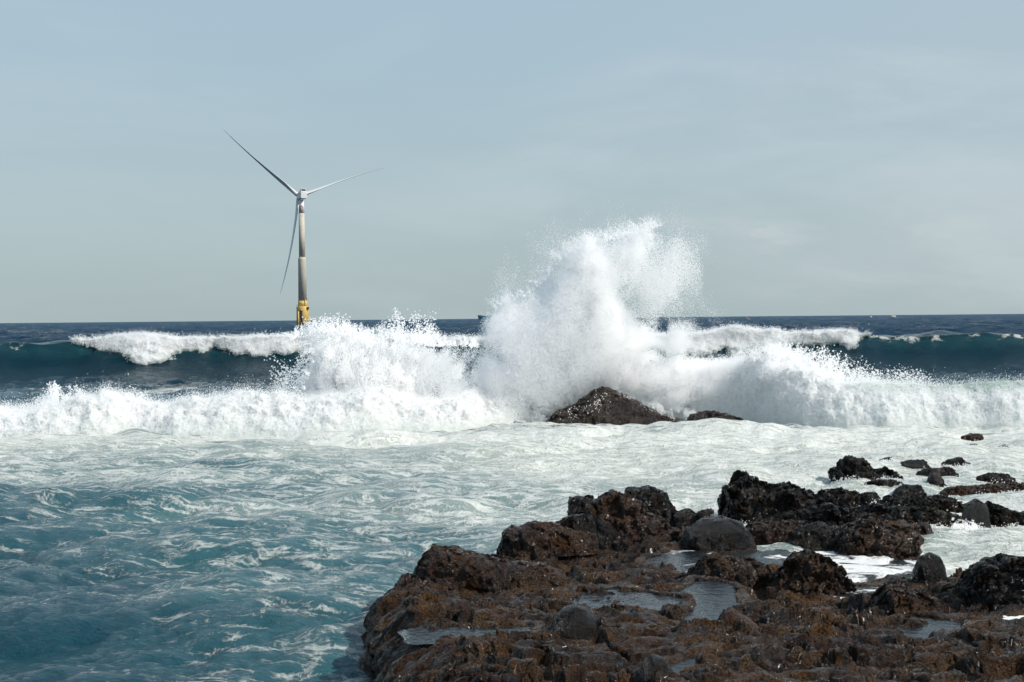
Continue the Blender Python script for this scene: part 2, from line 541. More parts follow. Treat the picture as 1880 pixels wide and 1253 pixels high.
def bilerp(px, py):
    i = np.clip(np.searchsorted(FX, px) - 1, 0, len(FX) - 2)
    j = np.clip(np.searchsorted(FY, py) - 1, 0, len(FY) - 2)
    u = np.clip((px - FX[i]) / (FX[i + 1] - FX[i]), 0, 1)
    v = np.clip((py - FY[j]) / (FY[j + 1] - FY[j]), 0, 1)
    return FT[j, i] * (1 - u) * (1 - v) + FT[j, i + 1] * u * (1 - v) + FT[j + 1, i] * (1 - u) * v + FT[j + 1, i + 1] * u * v


def sea_height(x, y):
    """every term of the sea: returns displaced point and swell data"""
    zs, sh, t, Ha = swell(x, y)
    d = y
    calm = 1 - 0.55 * np.exp(-((t + 5) / 6) ** 2)
    a1 = 0.042 * (1 - sstep(70, 140, d)) * calm
    a2 = (0.105 + 0.10 * sstep(60, 130, d)) * (1 - sstep(450, 900, d)) * calm
    a3 = 0.42 * sstep(125, 260, d) * (1 - 0.6 * sstep(3000, 6000, d))
    s1, s2, s3 = sample(T1, x, y), sample(T2, x * 0.96 + y * 0.28, y * 0.96 - x * 0.28), sample(T3, x, y)
    z = zs + a1 * s1[0] + a2 * s2[0] + a3 * s3[0]
    dx = 1.1 * (a1 * s1[1] + a2 * s2[1] + a3 * s3[1])
    dy = 1.1 * (a1 * s1[2] + a2 * s2[2] + a3 * s3[2])
    return x + dx, y + dy + sh, z, t, s2[0], s3[0]


def build_sea():
    rows = [8.5]
    while rows[-1] < 15000:
        y = rows[-1]
        if y < 48:
            d = 1.25 * y * y / 5688
        elif y < 92:
            d = 0.5
        elif y < 110:
            d = 0.22
        elif y < 140:
            d = 0.6
        elif y < 2500:
            d = y * 0.0075
        else:
            d = y * 0.03
        rows.append(y + d)
    rows = np.array(rows)
    tx = (np.linspace(-520, 2420, 560) - 940) / F
    Y, TX = np.meshgrid(rows, tx, indexing='ij')
    X = TX * Y
    x, y, z, t, s2, s3 = sea_height(X, Y)
    px, py = to_px(X, Y, np.zeros_like(X))
    jit = fbm(X * 0.16, Y * 0.22, X * 0 + 70, 4)
    cov = bilerp(px + 60 * jit, py + 55 * jit * sstep(805, 850, py))
    st = fbm(X * 0.10 + 0.03 * Y, Y * 0.20, X * 0, 4)
    near = 1 - sstep(47, 52, Y)
    mid = (1 - near) * (1 - sstep(88, 96, Y))
    covn = np.clip(cov + 0.34 * st * (0.35 + 0.65 * (1 - np.abs(cov * 2 - 1))), 0.0, 1)
    # patches of old foam between the breakers, more towards the inner one
    covm = np.clip(0.50 * (1 - sstep(56, 78, Y)) + 0.10 + 0.7 * st - 0.02, 0, 0.62)
    # small whitecaps on the open sea and torn foam on the crest of the outer breaker
    wc = sstep(1.9, 2.6, s3 + 0.45 * s2) * sstep(150, 220, Y) * 0.25
    crest = np.exp(-((t + 0.2 + 0.5 * pn(X * 1.1, X * 0, Y * 0)) / 0.55) ** 2) * sstep(-0.15, 0.25, fbm(X * 0.5, X * 0 + 2, X * 0, 4, 0.6)) * 0.55 * sstep(25, 32, np.abs(X + 8))
    covn = covn - 0.155 - 0.20 * sstep(0.6, 0.8, cov) * (1 - sstep(43, 49, Y) * 0.8)
    foam = near * covn + mid * covm + wc + crest
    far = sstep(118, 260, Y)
    # water thick with bubbles goes pale green; light through the outer breaker's thin crest is painted as paler tone
    milk_glow = near * np.clip(cov * 1.25 - 0.24 + 0.40 * st, 0.02, 0.95) + mid * np.clip(0.06 + 0.4 * st, 0.02, 0.3) * (1 - sstep(60, 85, Y))
    milk_glow = milk_glow + 0.10 * np.exp(-((t + 0.8) / 1.1) ** 2)
    me = grid_mesh('sea', np.stack([x, y, z], -1), {'foam': np.clip(foam, 0, 1), 'milk_glow': np.clip(milk_glow, 0, 1), 'far': far, 'deepness': sstep(72, 102, Y)})
    obj('sea', me, M_WATER, kind='structure', label='dark blue choppy sea with pale foamy water near the rocks')


build_sea()

# sea bed so that the sea is not a paper sheet
bed = raw_mesh('sea_bed', np.array([[-9000, -300, -12], [9000, -300, -12], [9000, 16000, -12], [-9000, 16000, -12]], float), np.array([[0, 1, 2, 3]]))
obj('sea_bed', bed, plain('sand_bed', (0.05, 0.045, 0.04), 0.9), kind='structure')

# ------------------------------------------------------------------ white water: foam rolls (meshes) and spray (points)
PG = bpy.data.node_groups.new('points_with_radius', 'GeometryNodeTree')
PG.interface.new_socket('Geometry', in_out='INPUT', socket_type='NodeSocketGeometry')
PG.interface.new_socket('Geometry', in_out='OUTPUT', socket_type='NodeSocketGeometry')
gi, go = PG.nodes.new('NodeGroupInput'), PG.nodes.new('NodeGroupOutput')
na = PG.nodes.new('GeometryNodeInputNamedAttribute')
na.data_type = 'FLOAT'
na.inputs['Name'].default_value = 'r'
mtp = PG.nodes.new('GeometryNodeMeshToPoints')
sm = PG.nodes.new('GeometryNodeSetMaterial')
sm.inputs['Material'].default_value = M_SPRAY
PG.links.new(gi.outputs[0], mtp.inputs['Mesh'])
PG.links.new(na.outputs[0], mtp.inputs['Radius'])
PG.links.new(mtp.outputs[0], sm.inputs[0])
PG.links.new(sm.outputs[0], go.inputs[0])


def points_obj(name, P, r, **kw):
    me = bpy.data.meshes.new(name)
    me.vertices.add(len(P))
    me.vertices.foreach_set('co', np.ascontiguousarray(P, np.float32).ravel())
    a = me.attributes.new('r', 'FLOAT', 'POINT')
    a.data.foreach_set('value', np.ascontiguousarray(r, np.float32))
    o = obj(name, me, M_SPRAY, **kw)
    md = o.modifiers.new('points', 'NODES')
    md.node_group = PG
    return o


rng = np.random.default_rng(21)


def droplets_r(n, lo, hi, p=2.2):
    return lo + (hi - lo) * rng.random(n) ** p


# ---- outer breaker: foam spilling down the face
EX = np.array([-700, -200, -40, 0, 60, 62, 140, 175, 250, 290, 320, 350, 385, 402, 420, 470, 540, 640, 700, 800, 830, 870, 885, 1000, 1180, 1240, 1300, 1400, 1418, 1432, 1460, 1530, 1555, 1568, 1600, 2700], float)
EE = np.array([0, 0, 0, 0, 0, 0, 1, 9, 26, 42, 38, 24, 20, 9, 20, 27, 28, 26, 16, 8, 12, 12, 6, 22, 28, 34, 30, 22, 16, 10, 14, 22, 26, 4, 0, 0], float)


def build_outer_foam():
    xs = np.linspace(-42, 46, 1700)
    ts = np.linspace(-13, 3.0, 150)
    T, X = np.meshgrid(ts, xs, indexing='ij')
    Y = YA + T
    x, y, z, t, _, _ = sea_height(X, Y)
    _, _, _, Ha = swell(X, Y)
    px = crest_px(X)
    e = np.interp(px, EX, EE) * 0.036
    n_big = fbm(X * 0.45, Y * 0.45, X * 0, 3)
    n_med = fbm(X * 1.6, Y * 1.6, z * 1.6, 4, 0.6)
    drop = np.where(t < 0, Ha - z, 0.8 * np.maximum(t, 0))
    c = e * (1 + 0.55 * n_big) - drop + 0.30 * n_med
    c = np.where(e < 0.05, -0.3, c)
    th = np.clip(c, -0.35, 0.9)
    th = np.where(th > 0, 0.10 + 0.50 * th, th)
    lump = np.where(c > 0, 1, 0) * (0.26 * np.abs(fbm(X * 1.1, Y * 1.1 + 9, z, 4, 0.6)) + 0.06 * fbm(X * 7, Y * 7, z * 7, 2))
    zz = z + 0.62 * (th + lump)
    yy = y - 0.85 * (th + lump)
    P = np.stack([x + 0.15 * n_med * (c > 0), yy, zz], -1)
    keep = c > -0.18
    i = np.arange(P.shape[0] * P.shape[1]).reshape(P.shape[:2])
    q = np.stack([i[:-1, :-1], i[:-1, 1:], i[1:, 1:], i[1:, :-1]], -1)
    kq = keep[:-1, :-1] & keep[:-1, 1:] & keep[1:, 1:] & keep[1:, :-1]
    Q = q[kq]
    used, inv = np.unique(Q, return_inverse=True)
    V = P.reshape(-1, 3)[used]
    thin = np.clip(0.55 - c * 2.2, 0, 0.6).reshape(-1)[used]
    me = raw_mesh('breaker_foam', V, inv.reshape(-1, 4), {'thin': thin})
    obj('breaker_foam', me, M_FOAM, kind='stuff', label='white foam spilling down the face of the outer breaking wave')
    cc = c.reshape(-1)
    cand = np.flatnonzero(cc > -0.02)
    k = rng.choice(cand, 170000)
    Pp = P.reshape(-1, 3)[k] + rng.normal(size=(len(k), 3)) * np.array([0.12, 0.10, 0.07])
    h = rng.exponential(0.08, len(k)) * (np.abs(T.reshape(-1)[k]) < 3.0)
    Pp[:, 2] += h
    points_obj('breaker_spray', Pp, droplets_r(len(k), 0.008, 0.03), kind='stuff', label='fine white spray along the crest of the outer breaking wave')
    return


build_outer_foam()

# ---- inner surf: a bank of white water right across the picture
BX = np.array([-500, -200, 0, 60, 110, 150, 190, 260, 330, 420, 480, 560, 640, 720, 800, 900, 1000, 1100, 1200, 1280, 1350, 1420, 1470, 1520, 1560, 1620, 1700, 1800, 1880, 2100, 2400], float)
BTOP = np.array([748, 748, 747, 741, 724, 714, 722, 737, 731, 716, 726, 728, 716, 720, 730, 720, 700, 690, 690, 678, 668, 652, 664, 680, 690, 693, 690, 690, 686, 690, 700], float)
BBASE = np.array([812, 812, 811, 810, 808, 807, 806, 805, 803, 800, 800, 800, 800, 798, 790, 788, 782, 774, 774, 776, 782, 786, 789, 791, 791, 791, 791, 791, 791, 792, 792], float)


FRX = np.array([-500, 0, 300, 600, 720, 800, 900, 1000, 1060, 1240, 1300, 1380, 1450, 1520, 1700, 2500], float)
FRY = np.array([47.6, 48.0, 48.6, 49.0, 49.6, 50.4, 52.5, 55.0, 56.0, 56.0, 54.9, 53.0, 51.2, 50.2, 49.2, 48.6])


def build_bank():
    pxs = np.linspace(-420, 2350, 1500)
    Yf = np.interp(pxs, FRX, FRY)
    Yf = np.convolve(np.pad(Yf, 40, 'edge'), np.ones(81) / 81, 'valid')
    ts = np.concatenate([np.linspace(-0.9, 2.8, 86), np.linspace(2.86, 7, 36)])
    T, PX = np.meshgrid(ts, pxs, indexing='ij')
    YF = np.broadcast_to(Yf, T.shape)
    Y = YF + T
    X = (PX - 940) / F * YF + 0 * T
    hpx = 593 - 0.00904 * PX
    zt = 4 - (np.interp(PX, BX, BTOP) - hpx) * (YF + 2.0) / F
    zt = zt * (0.90 + 0.20 * fbm(X * 0.5, X * 0 + 4, X * 0, 3)) - 0.12
    edge = 0.75 * fbm(X * 0.45, X * 0 + 1.5, X * 0, 2, 0.5)
    front = np.clip((T - edge) / 2.3, 0, 1)
    prof = np.sin(front * np.pi / 2) ** 0.85
    back = 1 - sstep(2.2, 6.2, T)
    z = -0.06 + (zt + 0.06) * np.minimum(prof, 1) * back
    act = np.clip(prof * 1.4, 0, 1) * back
    # puffs on puffs: distance to feature points gives rounded billows
    w1 = 0.35 * fbm(X * 1.3, Y * 1.3, z * 1.3 + 3, 3)
    bil = 0.34 * (0.75 - worley(X * 1.15 + w1, Y * 1.0 + w1, z * 1.5, 5)) + 0.17 * (0.7 - worley(X * 2.7 + w1, Y * 2.4, z * 3.2 + w1, 15)) + 0.075 * (0.7 - worley(X * 6.5, Y * 6.0 + w1, z * 7.0, 25))
    lipm = sstep(1540, 1640, PX) * sstep(0.5, 0.9, prof)
    amp = act * (1 - 0.75 * lipm) * (1.15 * bil + 0.16 * fbm(X * 3.1 + 7, Y * 2.9, z * 3.4, 4, 0.65))
    zz = z + (0.35 + 0.45 * front) * amp
    yy = Y - (0.95 - 0.5 * front) * amp * 1.2
    xx = X + act * 0.20 * fbm(X * 1.9 + 31, Y * 1.9, z * 2.2, 4, 0.6)
# the green lip of the wave that still holds at the right
    thin = 0.85 * sstep(1540, 1660, PX) * sstep(0.68, 0.98, z / np.maximum(zt, 0.2)) * (T < 3) + 0.30 * (1 - act)
    thin = thin * (0.6 + 0.8 * sstep(-0.3, 0.4, fbm(X * 2.2, X * 0, X * 0, 3)))
    P = np.stack([xx, yy, zz], -1)
    me = grid_mesh('surf_bank', P, {'thin': np.clip(thin, 0, 0.8)})
    obj('surf_bank', me, M_FOAM, kind='stuff', label='bank of churning white water where the inner wave has broken')
    w = (act * (T < 3.4) * (1 - 0.9 * sstep(1490, 1840, PX) * sstep(0.5, 0.9, prof))).reshape(-1)
    cand = np.flatnonzero(w > 0.35 * rng.random(len(w)) + 0.05)
    k = rng.choice(cand, 460000)
    Pp = P.reshape(-1, 3)[k] + rng.normal(size=(len(k), 3)) * np.array([0.09, 0.10, 0.07])
    up_ = rng.random(len(k)) < 0.5
    Pp[:, 2] += up_ * rng.exponential(0.10, len(k)) * sstep(0.5, 1.6, T.reshape(-1)[k])
    points_obj('surf_spray', Pp, droplets_r(len(k), 0.004, 0.0135), kind='stuff', label='fine white droplets thrown off the bank of white water')


build_bank()

# ---- the great splash: droplets in clouds whose outlines are given in metres on the plane of the struck rock
YS = 55.0


def xz(p):
    q = at_y(np.array([a for a, b in p]), np.array([b for a, b in p]), YS)
    return q[:, [0, 2]]


def cloud(poly, n, soft, depth, noise=(0.9, 0.25, 0.9), ymid=YS, rr=(0.008, 0.022), seed=0, floor=0.0, grad=None, drift=0.0, origin=None):
    """n droplets inside an outline; density falls over `soft` metres at the rim and follows clumpy, streaky noise"""
    pl = xz(poly)
    lo, hi = pl.min(0) - soft, pl.max(0) + soft
    got, tot = [], 0
    for _ in range(14):
        m = int(n * 2.2)
        x = rng.uniform(lo[0], hi[0], m)
        z = rng.uniform(max(lo[1], 0.0), hi[1], m)
        d = sdf(pl, x, z)
        y = ymid + rng.normal(size=m) * depth * np.clip(0.35 + d / 1.5, 0.3, 1.0) + drift * z
        w = sstep(-soft, soft, d)
        f, off, g = noise
        wx = x + 0.5 * pn(x * 0.7, y * 0.7, z * 0.7 + seed)
        nn = fbm(wx * f * 1.25 + seed, y * f, z * f * 0.8, 5, g * 0.68)
        if origin is not None:
            ox, oz = origin
            rad_, ang = np.hypot(x - ox, z - oz), np.arctan2(z - oz, x - ox)
            nn = 0.45 * nn + 0.62 * fbm(ang * 5.0 + 0.35 * pn(x, y, z), rad_ * 0.55 + seed, y * 0.7, 4, 0.6)
        w = w * np.clip(off + floor + 1.9 * nn + 0.55 * (d > 0) * np.clip(d / 1.2, 0, 1), 0, 1)
        if grad is not None:
            w = w * grad(x, z)
        k = rng.random(m) < w
        got.append(np.stack([x, y, z], -1)[k])
        tot += k.sum()
        if tot > n:
            break
    P = np.concatenate(got)[:n]
    return P, droplets_r(len(P), *rr)


def strands(pts, dirs, n, length, r0, spread=0.25, sag=0.35):
    """strings of droplets thrown outward along short curved paths"""
    out, rad = [], []
    for p, d in zip(pts, dirs):
        m = int(n * rng.uniform(0.5, 1.5))
        L = length * rng.uniform(0.3, 1.3)
        dd = d + rng.normal(size=3) * spread
        dd /= np.linalg.norm(dd)
        s = np.sort(rng.random(m)) ** 0.8
        q = p + dd * (s * L)[:, None] + rng.normal(size=(m, 3)) * 0.012 * (1 + 2.5 * s)[:, None]
        q[:, 2] -= sag * (s * L) ** 2
        out.append(q)
        rad.append(r0 * rng.uniform(0.5, 1.25) * (1.15 - 0.7 * s) * rng.uniform(0.6, 1.2, m))
    return np.concatenate(out), np.concatenate(rad)


def edge_strands(poly, count, n, length, r0, outward, spread=0.3, ymid=YS, depth=0.6, inset=0.15):
    """strands that start along an open line (metres) and fly out"""
    pl = xz(poly)
    seg = np.diff(pl, axis=0)
    ln = np.hypot(*seg.T)
    u = rng.choice(len(seg), count, p=ln / ln.sum())
    tt = rng.random(count)
    b = pl[u] + seg[u] * tt[:, None]
    P = np.stack([b[:, 0], ymid + rng.normal(size=count) * depth, b[:, 1]], -1)
    nrm = np.stack([-seg[u, 1], 0 * tt, seg[u, 0]], -1) / ln[u][:, None]
    D = nrm + np.array(outward)
    D /= np.linalg.norm(D, axis=1, keepdims=True)
    P -= D * inset
    return strands(P, D, n, length, r0, spread)


ORG = tuple(xz([(1085, 800)])[0])
ORG2 = tuple(xz([(760, 880)])[0])


def build_splash():
    parts = []
    core = [(880, 800), (872, 700), (878, 630), (902, 572), (925, 552), (960, 548), (995, 518), (1030, 482), (1060, 462), (1092, 448), (1112, 466), (1122, 500), (1150, 560), (1180, 602), (1188, 640), (1160, 680), (1125, 704), (1065, 730), (1018, 768), (1000, 800)]
    parts.append(cloud(core, 750000, 0.30, 0.75, (0.9, 0.34, 0.95), seed=3, rr=(0.004, 0.013), origin=ORG))
    spine = [(1050, 480), (1080, 450), (1110, 490), (1150, 570), (1185, 630), (1150, 690), (1060, 730), (985, 790), (930, 790), (990, 700), (1060, 600)]
    parts.append(cloud(spine, 230000, 0.7, 0.55, (1.0, 0.42, 0.8), seed=9, ymid=YS - 0.6, origin=ORG, rr=(0.005, 0.014)))
    mist = [(1015, 470), (1060, 432), (1120, 420), (1205, 408), (1222, 440), (1275, 455), (1282, 520), (1262, 575), (1200, 602), (1165, 590), (1120, 500)]
    parts.append(cloud(mist, 52000, 0.35, 0.8, (0.8, 0.05, 0.8), rr=(0.005, 0.014), seed=14, floor=0.06, origin=ORG))
    parts.append(cloud([(1090, 460), (1130, 425), (1210, 412), (1218, 440), (1180, 470), (1150, 520), (1130, 500)], 17000, 0.25, 0.5, (1.1, 0.12, 0.9), rr=(0.005, 0.015), seed=15))
    parts.append(cloud([(900, 560), (930, 470), (1010, 420), (1100, 385), (1215, 385), (1300, 440), (1320, 590), (1240, 612), (1180, 600), (1100, 440), (1000, 500)], 16000, 0.6, 0.9, (0.8, 0.0, 0.8), rr=(0.004, 0.012), seed=16, floor=0.04))
    parts.append(cloud([(1000, 790), (1012, 755), (1060, 735), (1100, 716), (1108, 730), (1075, 758), (1040, 775)], 160, 0.25, 0.3, (1.6, 0.1, 0.9), ymid=52.9, rr=(0.006, 0.02), seed=51, floor=0.05))
    parts.append(cloud([(1130, 716), (1180, 742), (1235, 764), (1380, 778), (1370, 764), (1290, 757), (1200, 735)], 2600, 0.12, 0.3, (1.6, 0.1, 0.9), ymid=53.2, rr=(0.005, 0.015), seed=52, floor=0.05))
    parts.append(cloud([(1170, 600), (1290, 590), (1300, 625), (1260, 660), (1330, 650), (1400, 640), (1330, 690), (1200, 690)], 34000, 0.3, 0.8, (1.0, 0.10, 0.8), rr=(0.004, 0.012), seed=19, ymid=YS + 0.8))
    P = np.concatenate([p for p, r in parts])
    r = np.concatenate([r for p, r in parts])
    e, er = edge_strands([(906, 566), (925, 548), (965, 540), (1000, 505), (1030, 470), (1060, 450), (1100, 440), (1210, 410)], 420, 26, 0.75, 0.016, (-0.15, 0, 0.55), 0.35)
    P, r = np.concatenate([P, e]), np.concatenate([r, er])
    points_obj('splash_plume', P, r, kind='stuff', label='tall white plume of spray bursting up behind the dark rock')

    parts = []
    wall = [(560, 800), (575, 730), (572, 690), (590, 650), (580, 618), (602, 608), (640, 613), (670, 617), (705, 624), (735, 640), (760, 700), (770, 800)]
    parts.append(cloud([(700, 640), (740, 622), (800, 634), (850, 630), (885, 640), (915, 800), (720, 795), (690, 720)], 130000, 0.22, 0.7, (1.0, 0.10, 1.0), ymid=YS - 0.4, seed=38, origin=ORG2, rr=(0.005, 0.014)))
    parts.append(cloud(wall, 330000, 0.18, 0.55, (1.0, 0.26, 1.0), ymid=YS - 1.2, seed=31, origin=ORG2, rr=(0.005, 0.017)))
    parts.append(cloud([(590, 720), (600, 640), (640, 620), (740, 632), (790, 645), (760, 690), (700, 760), (640, 790)], 90000, 0.3, 0.4, (1.2, 0.15, 1.0), ymid=YS - 1.9, seed=32, rr=(0.006, 0.02)))
    parts.append(cloud([(490, 740), (520, 660), (575, 640), (590, 720), (560, 760)], 2600, 0.5, 0.6, (0.9, 0.15, 0.8), ymid=YS - 1.6, rr=(0.008, 0.032), seed=33, floor=0.1))
    parts.append(cloud([(690, 625), (730, 575), (800, 575), (815, 625)], 1100, 0.3, 0.4, (1.4, 0.1, 0.9), ymid=YS - 1.2, rr=(0.010, 0.036), seed=34, floor=0.1))
    parts.append(cloud([(540, 620), (560, 590), (640, 580), (660, 610)], 700, 0.2, 0.4, (1.4, 0.2, 0.9), ymid=YS - 1.2, rr=(0.010, 0.032), seed=35, floor=0.2))
    parts.append(cloud([(120, 735), (150, 700), (200, 710), (200, 740)], 2600, 0.25, 0.4, (1.4, 0.15, 0.9), ymid=51.5, rr=(0.008, 0.03), seed=36, floor=0.1))
    parts.append(cloud([(268, 740), (280, 705), (310, 715), (310, 740)], 700, 0.2, 0.4, (1.4, 0.15, 0.9), ymid=51.5, rr=(0.008, 0.03), seed=37, floor=0.1))
    P = np.concatenate([p for p, r in parts])
    r = np.concatenate([r for p, r in parts])
    e, er = edge_strands([(560, 760), (572, 690), (590, 650), (570, 612), (600, 598), (640, 604), (690, 608), (740, 616), (800, 628), (850, 626), (880, 630)], 420, 30, 0.58, 0.024, (-0.1, 0, 0.5), 0.4, ymid=YS - 1.3)
    e2, er2 = edge_strands([(545, 616), (600, 606), (650, 608)], 50, 40, 0.55, 0.03, (-0.1, 0, 0.8), 0.4, ymid=YS - 1.3)
    e3, er3 = edge_strands([(700, 612), (810, 628)], 50, 26, 1.0, 0.028, (0.05, 0, 0.9), 0.35, ymid=YS - 1.3)
    points_obj('spray_wall', np.concatenate([P, e, e2, e3]), np.concatenate([r, er, er2, er3]), kind='stuff', label='ragged wall of white spray in front of the wind turbine base')

    parts = []
    skirt = [(1105, 706), (1130, 680), (1180, 645), (1240, 662), (1300, 668), (1345, 662), (1380, 645), (1420, 638), (1455, 645), (1480, 668), (1530, 690), (1600, 730), (1640, 792), (1420, 792), (1370, 772), (1300, 755), (1250, 772), (1200, 752), (1150, 728)]
    parts.append(cloud(skirt, 480000, 0.22, 0.55, (0.9, 0.36, 0.9), ymid=YS + 0.6, seed=41, origin=ORG, rr=(0.005, 0.015)))
    parts.append(cloud([(1370, 690), (1400, 645), (1450, 650), (1500, 690), (1480, 730), (1400, 740)], 60000, 0.2, 0.4, (1.2, 0.2, 1.0), ymid=53.4, seed=42))
    parts.append(cloud([(1440, 650), (1500, 640), (1580, 668), (1680, 692), (1500, 700)], 2600, 0.35, 0.5, (1.3, 0.1, 0.9), ymid=53.4, rr=(0.008, 0.03), seed=43, floor=0.1))
    P = np.concatenate([p for p, r in parts])
    r = np.concatenate([r for p, r in parts])
    e, er = edge_strands([(1360, 655), (1380, 645), (1420, 638), (1455, 645), (1480, 668), (1530, 688), (1600, 700)], 260, 26, 0.6, 0.022, (0.2, 0, 0.6), 0.4, ymid=53.6)
    points_obj('spray_skirt', np.concatenate([P, e]), np.concatenate([r, er]), kind='stuff', label='low drifting spray to the right of the dark rock')


build_splash()

# ------------------------------------------------------------------ rocks
SHORE = [(880, 1720), (765, 1340), (694, 1245), (664, 1195), (655, 1145), (672, 1110), (700, 1088), (755, 1078), (762, 1050), (800, 1038), (905, 1036), (920, 1005), (1000, 990), (1030, 985), (1045, 962), (1130, 958), (1230, 966), (1320, 978), (1340, 962), (1370, 950), (1450, 950), (1560, 950), (1700, 955), (1810, 965), (1840, 962), (2020, 966),
         (2010, 976), (1880, 975), (1780, 972), (1700, 985), (1698, 1008), (1655, 1030), (1700, 1052), (1800, 1048), (1880, 1042), (2150, 1045), (2400, 1060), (2900, 1330), (2700, 1720)]
_sp = np.array(SHORE, float)
SHORE_W = at_z(_sp[:, 0], _sp[:, 1], 0.25)[:, :2]
_tc = np.array([(700, 1120, .74), (760, 1060, .50), (900, 1040, .44), (1000, 1000, .46), (1130, 980, .42), (1300, 1000, .33), (1450, 990, .30), (1600, 990, .32), (1700, 960, .22),
                (1560, 1040, .24), (1420, 1060, .38), (1650, 1090, .42), (1850, 1080, .46), (1000, 1100, .64), (1000, 1200, .78), (800, 1200, .80), (1280, 1110, .52), (1300, 1220, .72), (1600, 1200, .60), (1850, 1200, .60), (1500, 1250, .85), (1800, 1290, .8), (2100, 1000, .2), (2150, 1250, .7)], float)
_tw = at_z(_tc[:, 0], _tc[:, 1], 0.5)[:, :2]


def shelf_top(x, y):
    num, den = 0, 1e-9
    for (a, b), h in zip(_tw, _tc[:, 2]):
        w = np.exp(-((x - a) ** 2 + ((y - b) * 0.8) ** 2) / (2 * 1.3 ** 2)) + 1e-5
        num, den = num + w * h, den + w
    return num / den


# pools: outline in photo pixels, level over the mean of the rock there
POOLS = [
    ('big', [(1238, 1152), (1212, 1108), (1255, 1094), (1278, 1068), (1325, 1072), (1350, 1110), (1325, 1135), (1312, 1152), (1270, 1160)], 0.50, 0.0),
    ('streak', [(985, 1112), (1060, 1096), (1130, 1082), (1240, 1098), (1225, 1122), (1110, 1118)], 0.53, 0.0),
    ('front', [(760, 1162), (800, 1152), (850, 1154), (960, 1150), (955, 1168), (830, 1174), (770, 1174)], 0.67, 0.30),
    ('low', [(1205, 1228), (1268, 1204), (1285, 1220), (1245, 1245)], 0.70, 0.0),
    ('right', [(1648, 1178), (1670, 1156), (1732, 1138), (1760, 1150), (1722, 1166), (1690, 1182)], 0.55, 0.0),
    ('back', [(1190, 1030), (1250, 1010), (1330, 1018), (1430, 1012), (1440, 1036), (1340, 1044), (1250, 1052)], 0.40, 0.35),
    ('channel', [(1420, 1022), (1470, 1010), (1560, 1014), (1640, 1030), (1700, 1034), (1660, 1052), (1600, 1068), (1570, 1088), (1530, 1078), (1500, 1045)], 0.24, 0.60),
    ('gully', [(1510, 1092), (1560, 1078), (1660, 1084), (1650, 1098), (1560, 1104)], 0.34, 0.5),
    ('corner', [(1360, 1264), (1395, 1250), (1425, 1255), (1430, 1280), (1385, 1285)], 0.74, 0.1),
    ('side', [(1830, 1146), (1856, 1134), (1900, 1130), (1960, 1138), (1900, 1148)], 0.44, 0.62),
]


def pool_outline(pl, lev):
    pw = at_z(np.array([a for a, b in pl], float), np.array([b for a, b in pl], float), lev)[:, :2]
    return pw, lambda x, y: sdf(pw, x + 0.09 * fbm(x * 1.6, y * 1.6, x * 0 + 5, 3), y + 0.20 * fbm(x * 1.6, y * 1.6, x * 0 + 15, 3))


